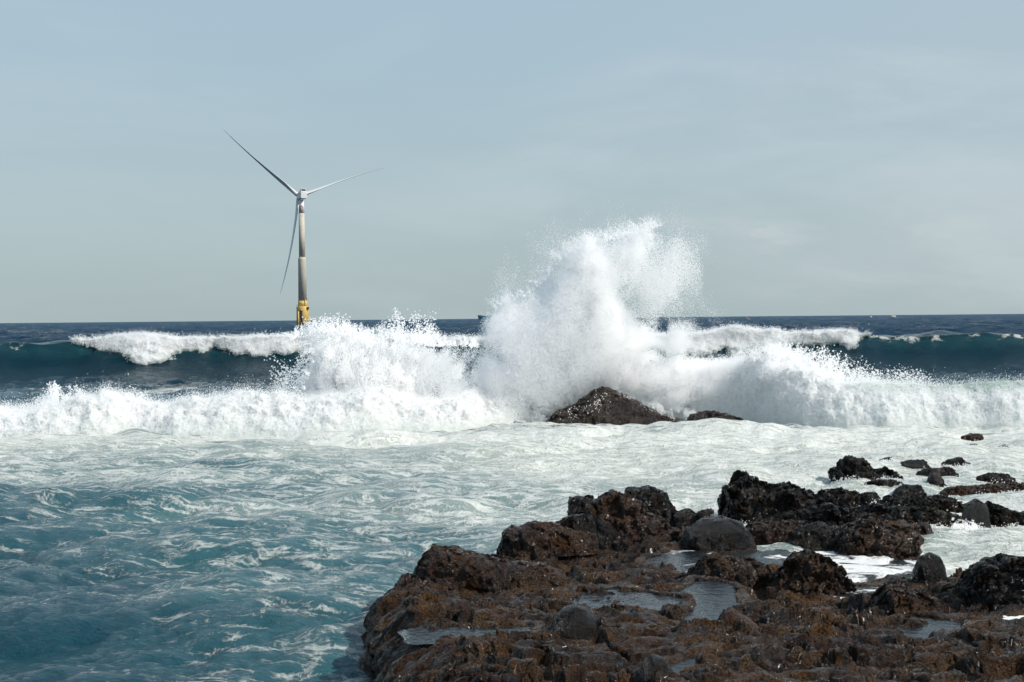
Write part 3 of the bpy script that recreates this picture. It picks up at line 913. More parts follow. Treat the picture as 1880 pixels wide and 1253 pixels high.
def build_shelf():
    rows = [11.2]
    while rows[-1] < 31.5:
        y = rows[-1]
        rows.append(y + max(0.022, 0.9 * y * y * 0.0315 / 500))
    rows = np.array(rows)
    tx = (np.linspace(570, 2460, 770) - 940) / F
    Y, TX = np.meshgrid(rows, tx, indexing='ij')
    X = TX * Y
    zero = np.zeros_like(X)
    wx, wy = 0.25 * fbm(X * 0.8, Y * 0.8, zero + 5, 3), 0.25 * fbm(X * 0.8, Y * 0.8, zero + 15, 3)
    d = sdf(SHORE_W, X + wx, Y + wy) - 0.34
    top = shelf_top(X, Y)
    # heavy relief: worn ridges running across, knobs, pits
    r1 = ridged(X * 0.55 + 0.2 * Y + wx, Y * 0.95 + wy, zero + 2.0, 4, 0.52)
    pit = worley(X * 2.7 + wx, Y * 4.9 + wy, zero + 3.5, 9)
    pit2 = worley(X * 11.0, Y * 12.5, zero + 7.5, 31)
    fine = fbm(X * 6, Y * 6, zero + 1, 4, 0.6)
    r2 = ridged(X * 1.6 + wx, Y * 3.0, zero + 8.0, 5, 0.62)
    w3 = 0.22 * fbm(X * 2.2, Y * 2.2, zero + 21, 3)
    bk1 = blocks(X * 0.85 + 1.4 * wx + w3, Y * 1.25 + 1.4 * wy + w3, zero + 0.37, 3)
    bk2 = blocks(X * 2.3 + w3 * 2.5, Y * 3.6 + w3 * 2.5, zero + 0.61, 57)
    bk3 = blocks(X * 6.0 + w3 * 4, Y * 9.0 + w3 * 4, zero + 0.43, 91)
    rough_ = 0.55 + 0.9 * sstep(-0.25, 0.35, fbm(X * 0.5, Y * 0.7, zero + 44, 3))
    rel = 0.050 * (r1 - 0.8) + 0.115 * bk1 + (0.078 * bk2 + 0.034 * bk3 + 0.040 * (r2 - 0.7)) * rough_ - 0.07 * sstep(0.40, 0.12, pit) + 0.02 * fine - 0.03 * sstep(0.45, 0.1, pit2)
    h = top - 0.10 + 0.07 * sstep(17.5, 15.5, Y) + rel
    # worn layers: partly stepped
    q = (h + 0.10 * fbm(X * 0.9, Y * 0.9, zero + 33, 3)) / 0.15
    fr_ = q - np.floor(q)
    h = h + 0.40 * 0.15 * (sstep(0.30, 0.62, fr_) - fr_)
    pool_r = []
    for nm, pl, lev, fo in POOLS:
        pw, df = pool_outline(pl, lev)
        dp = df(X, Y)
        wgt = sstep(-0.10, 0.10, dp)
        h = h * (1 - wgt) + wgt * (lev - 0.085 + 0.55 * rel + 0.015 * fine)
        lim = lev + 0.03 + 0.22 * np.maximum(-dp, 0) + 0.25 * rel
        h = np.where((dp > -0.9) & (h > lim), h + (lim - h) * sstep(-0.9, -0.35, dp), h)
        low = lev + 0.012 + 0.05 * np.abs(rel) / 0.1 * 0.4
        low = low - 1.1 * np.maximum(-dp - 0.20, 0)
        h = np.where((dp < -0.07) & (dp > -0.75) & (h < low), low, h)
    prof = sstep(-0.38, 0.22, d)
    z = -0.9 + (h + 0.9) * prof
    # bulging, undercut seaward edge
    gx = np.gradient(d, axis=1) / np.maximum(np.gradient(X, axis=1), 1e-6)
    gy = np.gradient(d, axis=0) / np.maximum(np.gradient(Y, axis=0), 1e-6)
    gl = np.maximum(np.hypot(gx, gy), 0.3)
    zr = np.clip((z + 0.3) / np.maximum(h + 0.3, 0.2), 0, 1)
    bul = (0.42 * (4 * zr * (1 - zr)) ** 1.2 - 0.35 * (1 - zr) ** 2) * sstep(0.6, 0.0, d) * sstep(0.5, 0.8, top)
    x = X - gx / gl * bul
    y = Y - gy / gl * bul
    # lumps in all three directions
    side = blocks(X * 1.9 + w3, Y * 1.9, z * 2.6, 19) * 0.10 + blocks(X * 5.0 + w3, Y * 5.0, z * 6.5, 29) * 0.05
    side = side * sstep(0.9, 0.1, d)
    x = x - gx / gl * side
    y = y - gy / gl * side
    amp = 0.085
    x = x + amp * fbm(X * 2.4, Y * 2.4, z * 2.4 + 40, 4, 0.6)
    y = y + amp * fbm(X * 2.4, Y * 2.4, z * 2.4 + 60, 4, 0.6)
    z = z + 0.05 * fbm(x * 3.1, y * 3.1, z * 3.1 + 80, 4, 0.6) * sstep(-0.3, 0, d)
    keep = d > -0.55
    P = np.stack([x, y, z], -1)
    i = np.arange(P.shape[0] * P.shape[1]).reshape(P.shape[:2])
    q = np.stack([i[:-1, :-1], i[:-1, 1:], i[1:, 1:], i[1:, :-1]], -1)
    kq = keep[:-1, :-1] & keep[:-1, 1:] & keep[1:, 1:] & keep[1:, :-1]
    used, inv = np.unique(q[kq], return_inverse=True)
    me = raw_mesh('rocky_shore', P.reshape(-1, 3)[used], inv.reshape(-1, 4))
    obj('rocky_shore', me, M_SHELF, kind='structure', label='wet brown volcanic rock ledge with pits and tide pools')


build_shelf()


def pool_material():
    m, t, o = new_mat('pool_water')
    geo = N(t, 'ShaderNodeNewGeometry')
    pos = geo.outputs['Position']
    cov = attr(t, 'foam')
    a = N(t, 'ShaderNodeTexNoise', {'Vector': pos, 'Scale': 1.6, 'Detail': 8.0, 'Roughness': 0.62, 'Distortion': 1.2})
    inv = math_n(t, 'SUBTRACT', 1.0, cov)
    foam = maprange(t, maprange(t, a.outputs[0], 0.25, 0.75, 0, 1, False), math_n(t, 'SUBTRACT', inv, 0.06), math_n(t, 'ADD', inv, 0.12))
    foam = math_n(t, 'MULTIPLY', foam, maprange(t, cov, 0.02, 0.1))
    col = mix_c(t, foam, (0.012, 0.017, 0.020), (0.74, 0.745, 0.73))
    rip = N(t, 'ShaderNodeTexNoise', {'Vector': pos, 'Scale': 9.0, 'Detail': 4.0})
    h = math_n(t, 'ADD', math_n(t, 'MULTIPLY', rip.outputs[0], 0.03), math_n(t, 'MULTIPLY', math_n(t, 'MULTIPLY', foam, a.outputs[0]), 0.12))
    bump = N(t, 'ShaderNodeBump', {'Height': h, 'Strength': 0.8, 'Distance': 1.0})
    pb = N(t, 'ShaderNodeBsdfPrincipled', {'Base Color': col, 'Roughness': maprange(t, foam, 0, 1, 0.04, 0.7, False), 'IOR': 1.333, 'Normal': bump.outputs[0]})
    t.links.new(pb.outputs[0], o.inputs[0])
    return m


M_POOL = pool_material()


def build_pools():
    for nm, pl, lev, fo in POOLS:
        pw, df = pool_outline(pl, lev)
        lo, hi = pw.min(0) - 0.45, pw.max(0) + 0.45
        X, Y = np.meshgrid(np.linspace(lo[0], hi[0], 90), np.linspace(lo[1], hi[1], 80))
        d = df(X, Y)
        keep = d > -0.17
        Z = lev + 0.004 * fbm(X * 3, Y * 3, X * 0, 3)
        i = np.arange(X.size).reshape(X.shape)
        q = np.stack([i[:-1, :-1], i[:-1, 1:], i[1:, 1:], i[1:, :-1]], -1)
        kq = keep[:-1, :-1] & keep[:-1, 1:] & keep[1:, 1:] & keep[1:, :-1]
        used, inv = np.unique(q[kq], return_inverse=True)
        V = np.stack([X, Y, Z], -1).reshape(-1, 3)[used]
        me = raw_mesh('tide_pool', V, inv.reshape(-1, 4), {'foam': np.full(len(V), fo)})
        obj('tide_pool', me, M_POOL, kind='structure')


build_pools()


WASH = []


def outcrop(name, prof, base, zb, depth, mat, label, rough=0.16, fr=1.3, pits=0.3, seed=0, square=0.75, group=None, cat='rock', dy=0.0, lean=0.0, jag=None):
    """a rock whose crest runs through the given photo points; rounded section, then displaced in 3D"""
    pr = np.array(prof, float)
    if jag is None:
        jag = 0.35 if rough < 0.1 else 1.0
    cx = pr[:, 0].mean()
    Y0 = float(at_z(np.array(cx), np.array(float(base)), zb)[1]) + dy
    w = pr[-1, 0] - pr[0, 0]
    nu = int(np.clip(w / 1.1, 44, 240))
    nv = int(np.clip(nu * 0.8, 40, 130))
    # parameter runs along the outline itself, so that steep ends get vertices too
    pr = np.vstack([[pr[0, 0] - 2, base + 6], pr, [pr[-1, 0] + 2, base + 6]])
    ln = np.concatenate([[0], np.cumsum(np.hypot(*np.diff(pr, axis=0).T))])
    u = np.linspace(0, ln[-1], nu)
    ux, uy = np.interp(u, ln, pr[:, 0]), np.interp(u, ln, pr[:, 1])
    c = at_y(ux, uy, Y0 + 0.0)
    b = at_y(ux, np.full(nu, float(base)), Y0)[:, 2]
    H = np.maximum(c[:, 2] - b, 0.0) + 0.02
    bury = 0.25 * H.max() + 0.10
    env = np.clip(np.sin(np.linspace(0, np.pi, nu)), 0, 1) ** 0.45
    hw = depth * 0.5 * env + 0.02
    v = np.linspace(0, np.pi, nv)
    cv = np.sign(np.cos(v)) * np.abs(np.cos(v)) ** square
    sv = np.sin(v) ** square
    X = np.broadcast_to(c[:, 0][:, None], (nu, nv)).copy()
    Yg = Y0 + depth * 0.4 - hw[:, None] * cv[None]
    Z = zb - bury + (H + bury)[:, None] * sv[None]
    Yg = Yg + lean * (Z - zb)
    s = 1.0 / max(H.max(), 0.15)
    k = fr * np.clip(s, 0.5, 4.0)
    A = rough * np.clip(H.max(), 0.22, 1.6)
    o = seed * 7.31
    br = blocks(X * k * 1.1 + o + 0.25 * fbm(X * k * 2, Yg * k * 2, Z * k * 2, 2), Yg * k * 1.1, Z * k * 1.5, seed) + 0.55 * blocks(X * k * 2.9 + o, Yg * k * 2.9, Z * k * 3.8, seed + 40)
    br = br * jag
    nx = fbm(X * k + o, Yg * k, Z * k, 5, 0.55)
    ny = fbm(X * k + o + 50, Yg * k, Z * k, 5, 0.55)
    nz = ridged(X * k + o + 90, Yg * k, Z * k * 1.2, 4, 0.55) - 1.1
    kk = k * 4.3
    wl = sstep(0.5, 0.12, worley(X * kk, Yg * kk, Z * kk, seed)) * pits
    mask = np.clip(sv * 1.6, 0, 1)[None]
    X = X + A * (nx * 0.8 - 0.40 * br * np.cos(np.linspace(0, np.pi, nu))[:, None])
    Yg = Yg + A * (0.9 * ny + wl - 0.85 * br)
    Z = Z + A * (0.40 * nz - 0.6 * wl + 0.60 * br - 0.42 * (jag > 0.5)) * mask
    P = np.stack([X, Yg, Z], -1)
    org = np.array([c[:, 0].mean(), Y0 + depth * 0.3, zb])
    if zb < 0.12 and base > 800:
        m = int(260 * (c[-1, 0] - c[0, 0]))
        i = rng.integers(0, nu, m)
        side_ = rng.random(m) < 0.75
        off = np.where(side_, -1.0, 1.0) * (hw[i] * 0.9 + rng.exponential(0.12, m))
        wx_, wy_ = c[i, 0] + rng.normal(size=m) * 0.10, Y0 + depth * 0.4 + off
        clump = np.clip(0.5 + 1.6 * pn(wx_ * 2.2, wy_ * 2.2, wx_ * 0), 0.05, 1.2)
        WASH.append(np.stack([wx_, wy_, sea_height(wx_, wy_)[2] + np.abs(rng.normal(size=m)) * 0.06 * clump], -1))
    me = grid_mesh(name, P - org, flip=False)
    obj(name, me, mat, label=label, cat=cat, group=group, loc=tuple(org))


def build_cascade():
    out, rad = [], []
    for c_, wd, n in ((1722, 6, 9), (1742, 9, 16), (1762, 7, 11), (1779, 9, 13), (1660, 3, 4)):
        px = rng.normal(c_, wd * 0.5, n)
        top = np.interp(px, [1640, 1700, 1745, 1796], [938, 942, 951, 962])
        P0 = at_y(px, top, np.full(n, 26.20))
        for p in P0:
            m = int(rng.uniform(30, 110))
            s = rng.random(m)
            e = rng.uniform(0.45, 1.0)
            wob = 0.05 * np.sin(s * rng.uniform(4, 9) + rng.uniform(0, 6))
            q = p + np.stack([wob + 0.012 * rng.normal(size=m), -0.62 * (s * e) ** 0.8 + 0.02 * rng.normal(size=m), -s * e * (p[2] + 0.02)], -1)
            out.append(q)
            rad.append(rng.uniform(0.004, 0.011, m))
    points_obj('cascade', np.concatenate(out), np.concatenate(rad), kind='stuff', label='thin white water streaming down the right end of the black ridge')


build_cascade()


def build_rocks():
    O = outcrop
    O('rock', [(1006, 776), (1014, 763), (1040, 751), (1062, 742), (1080, 730), (1098, 718), (1112, 713), (1124, 715), (1136, 723), (1156, 731), (1185, 748), (1212, 761), (1250, 776)], 779, 0, 2.0, M_SURF, 'dark peaked rock at the foot of the tall plume of spray', 0.16, 1.3, 0.15, 1, 0.9, jag=0.3)
    O('rock', [(1258, 782), (1270, 764), (1300, 756), (1332, 760), (1364, 772), (1384, 783)], 785, 0, 1.3, M_SURF, 'low dark hump of rock right of the peaked rock in the surf', 0.14, 1.4, 0.3, 2)
    # black crag and the ridge that runs right from it
    O('rock_outcrop', [(1337, 950), (1343, 915), (1341, 892), (1360, 882), (1380, 877), (1402, 888), (1430, 893), (1455, 889), (1482, 899), (1512, 915), (1535, 934), (1545, 955)], 960, 0.05, 1.7, M_BLACK, 'tall black jagged crag at the sea end of the ledge', 0.20, 1.6, 0.5, 3, 0.6)
    O('rock_outcrop', [(1495, 930), (1515, 906), (1560, 902), (1592, 912), (1600, 930)], 934, 0.1, 1.0, M_BLACK, 'low black rock just right of the tall jagged crag', 0.22, 1.5, 0.4, 4)
    O('boulder', [(1586, 926), (1594, 908), (1612, 907), (1624, 928)], 930, 0.15, 0.6, M_BLACK, 'small squarish black boulder on the ridge behind the little cascade', 0.16, 1.2, 0.2, 5)
    O('rock_outcrop', [(1618, 932), (1640, 913), (1700, 914), (1755, 917), (1792, 938)], 942, 0.1, 0.9, M_BLACK, 'long low black ridge behind the smooth grey boulder', 0.22, 1.6, 0.4, 6)
    O('rock_outcrop', [(1400, 968), (1440, 950), (1500, 938), (1530, 928), (1560, 942), (1600, 936), (1650, 934), (1700, 938), (1745, 948), (1790, 958), (1808, 970)], 978, 0.05, 1.4, M_BLACK, 'black ridge with white water streaming down its right end', 0.20, 1.7, 0.45, 7, 0.65)
    O('boulder', [(1776, 952), (1782, 930), (1800, 920), (1816, 930), (1821, 954)], 957, 0.1, 0.6, M_GREY, 'smooth dark grey boulder standing on the black ridge at the right', 0.07, 0.9, 0.05, 8, 0.9)
    O('rock_outcrop', [(1816, 952), (1826, 926), (1850, 932), (1882, 946), (1940, 940), (1985, 956)], 958, 0.05, 1.0, M_BLACK, 'black jagged rock by the right edge beside the smooth grey boulder', 0.20, 1.6, 0.4, 9)
    # brown peaked group
    O('rock_outcrop', [(1140, 950), (1152, 916), (1170, 913), (1200, 911), (1226, 926), (1240, 946), (1252, 970)], 975, 0.35, 1.1, M_BLACK, 'black rock behind the brown peaked outcrop', 0.14, 1.4, 0.4, 10, 0.7, dy=0.9, jag=0.6)
    O('rock_outcrop', [(1060, 962), (1085, 930), (1110, 914), (1130, 907), (1160, 914), (1186, 932), (1215, 955), (1245, 978), (1262, 992)], 996, 0.42, 1.5, M_BROWN, 'brown peaked outcrop with shining wet faces', 0.16, 1.5, 0.3, 11, 0.9, jag=0.9)
    O('boulder', [(1044, 942), (1048, 922), (1062, 916), (1090, 920), (1100, 944)], 948, 0.6, 0.6, M_BLACK, 'dark block perched on the left shoulder of the brown peak', 0.16, 1.2, 0.3, 12, dy=0.2)
    O('rock_outcrop', [(1018, 982), (1024, 962), (1052, 947), (1090, 948), (1120, 962), (1150, 985), (1160, 996)], 1000, 0.42, 0.8, M_BLACK, 'rounded black rock leaning against the brown peak', 0.12, 1.2, 0.25, 13)
    O('boulder', [(1230, 968), (1240, 945), (1264, 936), (1284, 946), (1292, 972)], 975, 0.22, 0.7, M_BLACK, 'wet black boulder right of the brown peak, left one of a touching pair', 0.12, 1.2, 0.2, 14)
    O('boulder', [(1282, 972), (1288, 942), (1304, 936), (1313, 945), (1312, 974)], 977, 0.22, 0.6, M_BLACK, 'blocky black boulder touching the wet rounded one, right one of the pair', 0.15, 1.3, 0.3, 15, 0.6)
    O('boulder', [(1256, 1010), (1268, 978), (1300, 962), (1336, 959), (1370, 971), (1386, 994), (1394, 1012)], 1018, 0.34, 1.1, M_BLACK, 'large round dark boulder in the middle of the ledge', 0.11, 1.2, 0.15, 16, 0.95, jag=0.35)
    O('rock_outcrop', [(916, 1016), (921, 985), (940, 972), (984, 966), (1008, 979), (1014, 1004), (1022, 1016)], 1020, 0.42, 0.9, M_BROWN, 'square edged brown block at the left rim of the ledge', 0.14, 1.4, 0.3, 17, 0.6)
    O('rock_outcrop', [(983, 976), (990, 962), (1010, 964), (1060, 979), (1094, 985), (1100, 996)], 998, 0.52, 0.55, M_BROWN, 'log shaped brown rock beside the square edged block', 0.12, 1.2, 0.2, 18)
    O('rock_outcrop', [(757, 1066), (764, 1040), (790, 1014), (830, 1015), (880, 1029), (940, 1041), (1000, 1046), (1034, 1058)], 1076, 0.5, 1.1, M_BROWN, 'long brown slab sloping down from the left rim of the ledge', 0.11, 1.2, 0.25, 19, 0.7)
    O('boulder', [(1012, 1174), (1018, 1145), (1034, 1128), (1056, 1122), (1080, 1129), (1098, 1149), (1104, 1174)], 1182, 0.60, 0.62, M_GREY, 'rounded grainy grey boulder in front of the tide pools', 0.06, 1.0, 0.1, 20, 0.95)
    O('rock_outcrop', [(1540, 1010), (1560, 976), (1600, 960), (1640, 969), (1690, 985), (1698, 1012)], 1018, 0.25, 1.3, M_BROWN, 'rugged brown rock standing against the foamy bay', 0.18, 1.5, 0.4, 21)
    O('rock_outcrop', [(1432, 1000), (1470, 976), (1520, 965), (1560, 980), (1582, 1002)], 1006, 0.28, 1.0, M_BLACK, 'glistening dark rock between the black ridge and the rugged brown rock', 0.14, 1.4, 0.35, 22)
    O('rock_outcrop', [(1350, 996), (1380, 970), (1430, 962), (1480, 968), (1500, 988)], 1000, 0.3, 0.9, M_BROWN, 'low brown rock right behind the large round boulder', 0.16, 1.4, 0.35, 23)
    O('rock_outcrop', [(1415, 1078), (1440, 1048), (1478, 1026), (1500, 1018), (1530, 1034), (1562, 1060), (1574, 1080)], 1090, 0.36, 1.0, M_BROWN, 'craggy rock on the near bank of the white water channel', 0.18, 1.5, 0.4, 24)
    O('rock_outcrop', [(1272, 1060), (1290, 1036), (1320, 1025), (1362, 1034), (1400, 1040), (1424, 1062)], 1070, 0.42, 0.9, M_BROWN, 'knobbly brown rock behind the largest tide pool', 0.16, 1.5, 0.4, 25)
    O('boulder', [(1688, 1050), (1696, 1030), (1716, 1021), (1734, 1030), (1742, 1052)], 1056, 0.4, 0.5, M_BLACK, 'round dark boulder on the rim of the foamy bay', 0.11, 1.2, 0.1, 26, 0.95, jag=0.3)
    O('rock_outcrop', [(1795, 1090), (1828, 1048), (1878, 1036), (1940, 1040), (2010, 1070), (2040, 1100)], 1112, 0.42, 1.5, M_BLACK, 'big dark rock cut by the right edge of the picture', 0.18, 1.4, 0.4, 27)
    O('boulder', [(1326, 1160), (1334, 1135), (1350, 1127), (1376, 1144), (1398, 1160)], 1166, 0.55, 0.5, M_RED, 'smooth reddish stone at the near end of the largest tide pool', 0.07, 1.0, 0.05, 28, 0.85)
    O('rock_outcrop', [(1606, 1120), (1640, 1086), (1688, 1090), (1730, 1110), (1748, 1132)], 1140, 0.42, 0.8, M_BROWN, 'golden brown rock facing the sun on the right of the ledge', 0.16, 1.5, 0.4, 29)
    O('boulder', [(1178, 1262), (1184, 1230), (1205, 1215), (1228, 1222), (1242, 1250), (1246, 1266)], 1272, 0.72, 0.45, M_GREY, 'dark round stone at the bottom edge below the small pool', 0.08, 1.0, 0.1, 30, 0.9)
    O('boulder', [(936, 1262), (944, 1244), (962, 1237), (982, 1244), (992, 1264)], 1270, 0.8, 0.4, M_GREY, 'small grey stone peeking up at the bottom edge of the picture', 0.07, 1.0, 0.1, 31, 0.9)
    O('boulder', [(1215, 1134), (1222, 1117), (1248, 1113), (1256, 1132)], 1138, 0.5, 0.35, M_BROWN, 'small brown rock inside the largest tide pool', 0.16, 1.4, 0.3, 32)
    # reef awash further out
    g = 'small rocks of the reef awash'
    O('rock_outcrop', [(1536, 868), (1552, 842), (1580, 838), (1600, 844), (1612, 860), (1660, 872), (1655, 884)], 890, 0, 1.2, M_BLACK, 'black crag awash in foam, largest of the outer reef', 0.2, 1.6, 0.4, 40, group=g)
    O('reef_rock', [(1610, 857), (1622, 846), (1640, 842), (1650, 856)], 858, 0, 0.7, M_BLACK, 'black rock touching the largest reef crag on its right', 0.18, 1.4, 0.3, 41, group=g)
    O('reef_rock', [(1667, 841), (1675, 832), (1686, 832), (1692, 842)], 844, 0, 0.5, M_BLACK, 'small black rock at the back of the reef, left of its twin', 0.18, 1.4, 0.3, 42, group=g)
    O('reef_rock', [(1694, 843), (1704, 833), (1713, 834), (1719, 843)], 845, 0, 0.5, M_BLACK, 'small black rock at the back of the reef, right of its twin', 0.18, 1.4, 0.3, 43, group=g)
    O('reef_rock', [(1650, 862), (1662, 850), (1690, 846), (1706, 850), (1713, 864)], 866, 0, 0.8, M_BLACK, 'wide black rock in the middle of the outer reef', 0.2, 1.5, 0.4, 44, group=g)
    O('reef_rock', [(1735, 854), (1752, 845), (1770, 842), (1786, 855)], 857, 0, 0.7, M_BLACK, 'black rock at the right end of the outer reef', 0.2, 1.5, 0.4, 45, group=g)
    O('reef_rock', [(1690, 872), (1712, 860), (1730, 863), (1750, 860), (1764, 873)], 875, 0, 0.7, M_BLACK, 'flat black rock at the near side of the outer reef', 0.2, 1.5, 0.4, 46, group=g)
    O('reef_rock', [(1655, 789), (1662, 785), (1672, 785), (1680, 790)], 791, 0, 0.5, M_BROWN, 'tiny brown rock alone below the bank of white water', 0.18, 1.3, 0.3, 47, group=g)
    O('reef_rock', [(1780, 823), (1788, 817), (1798, 817), (1803, 823)], 825, 0, 0.5, M_BLACK, 'tiny black rock among foam beyond the outer reef', 0.18, 1.3, 0.3, 48, group=g)
    O('reef_rock', [(1836, 822), (1848, 818), (1864, 825)], 826, 0, 0.4, M_BLACK, 'tiny dark sliver of rock near the right edge beyond the reef', 0.18, 1.3, 0.3, 49, group=g)
    O('reef_rock', [(1770, 802), (1785, 797), (1806, 799)], 803, 0, 0.4, M_BROWN, 'thin brown rock barely above the foam far right', 0.18, 1.3, 0.3, 50, group=g)
    O('reef_rock', [(1705, 902), (1714, 880), (1728, 879), (1738, 903)], 905, 0, 0.5, M_BLACK, 'black rock between the outer reef and the ridge', 0.18, 1.3, 0.3, 51, group=g, dy=1.0)
    O('reef_rock', [(1592, 892), (1612, 884), (1640, 883), (1668, 889), (1680, 895)], 898, 0, 0.6, M_BLACK, 'low wet strip of rock between the largest reef crag and the ridge', 0.2, 1.5, 0.4, 53, group=g)
    O('reef_rock', [(1648, 902), (1660, 893), (1690, 892), (1702, 903)], 905, 0, 0.5, M_BLACK, 'flat dark rock just behind the long low black ridge', 0.2, 1.5, 0.4, 54, group=g)
    O('reef_rock', [(1800, 878), (1820, 870), (1850, 872), (1868, 880)], 882, 0, 0.5, M_BLACK, 'low black rock behind the brown ledge near the right edge', 0.2, 1.5, 0.4, 55, group=g)
    O('rock_ledge', [(1735, 908), (1755, 898), (1800, 896), (1840, 894), (1885, 892), (1960, 893), (2010, 905)], 912, 0, 1.0, M_BROWN, 'low brown ledge with water pouring over it at the right edge', 0.16, 1.4, 0.3, 52)


build_rocks()
if WASH:
    _w = np.concatenate(WASH)
    points_obj('rock_wash', _w, rng.uniform(0.005, 0.014, len(_w)), kind='stuff', label='white wash churning round the feet of the black rocks in the sea')

# ------------------------------------------------------------------ small geometry builder for man-made things


class MB:
    def __init__(self):
        self.v, self.f = [], []

    def add(self, v, f):
        o = len(self.v)
        self.v += [tuple(map(float, p)) for p in v]
        self.f += [tuple(i + o for i in q) for q in f]
        return self

    def box(self, a, b):
        x0, y0, z0 = a
        x1, y1, z1 = b
        return self.add([(x0, y0, z0), (x1, y0, z0), (x1, y1, z0), (x0, y1, z0), (x0, y0, z1), (x1, y0, z1), (x1, y1, z1), (x0, y1, z1)],
                        [(0, 3, 2, 1), (4, 5, 6, 7), (0, 1, 5, 4), (1, 2, 6, 5), (2, 3, 7, 6), (3, 0, 4, 7)])

    def lathe(self, prof, n=32, c=(0, 0)):
        v, f = [], []
        for r, z in prof:
            for i in range(n):
                a = 2 * math.pi * i / n
                v.append((c[0] + r * math.cos(a), c[1] + r * math.sin(a), z))
        for j in range(len(prof) - 1):
            for i in range(n):
                k = (i + 1) % n
                f.append((j * n + i, j * n + k, (j + 1) * n + k, (j + 1) * n + i))
        f.append(tuple(range(n))[::-1])
        f.append(tuple((len(prof) - 1) * n + i for i in range(n)))
        return self.add(v, f)

    def tube(self, p, q, r, n=8):
        p, q = Vector(p), Vector(q)
        d = (q - p).normalized()
        a = d.orthogonal().normalized()
        b = d.cross(a)
        v = []
        for e in (p, q):
            for i in range(n):
                t = 2 * math.pi * i / n
                v.append(tuple(e + (a * math.cos(t) + b * math.sin(t)) * r))
        f = [(i, (i + 1) % n, n + (i + 1) % n, n + i) for i in range(n)]
        return self.add(v, f + [tuple(range(n))[::-1], tuple(range(n, 2 * n))])

    def build(self, name, mat, parent=None, smooth=False, **kw):
        me = bpy.data.meshes.new(name)
        me.from_pydata(self.v, [], self.f)
        if smooth:
            for p in me.polygons:
                p.use_smooth = len(p.vertices) <= 4
        me.update()
        return obj(name, me, mat, parent, **kw)


# ------------------------------------------------------------------ wind turbine
M_WHITE = plain('white_turbine_paint', (0.60, 0.605, 0.60), 0.45, 0.04, 0.3)
M_CONC = plain('tower_concrete', (0.46, 0.425, 0.36), 0.85, 0.10, 0.25)
M_YEL = plain('yellow_marine_paint', (0.60, 0.42, 0.13), 0.5, 0.12, 0.4)
M_DARK = plain('dark_steel', (0.035, 0.035, 0.035), 0.6)
M_LOGO = plain('dark_red_print', (0.18, 0.06, 0.07), 0.6)


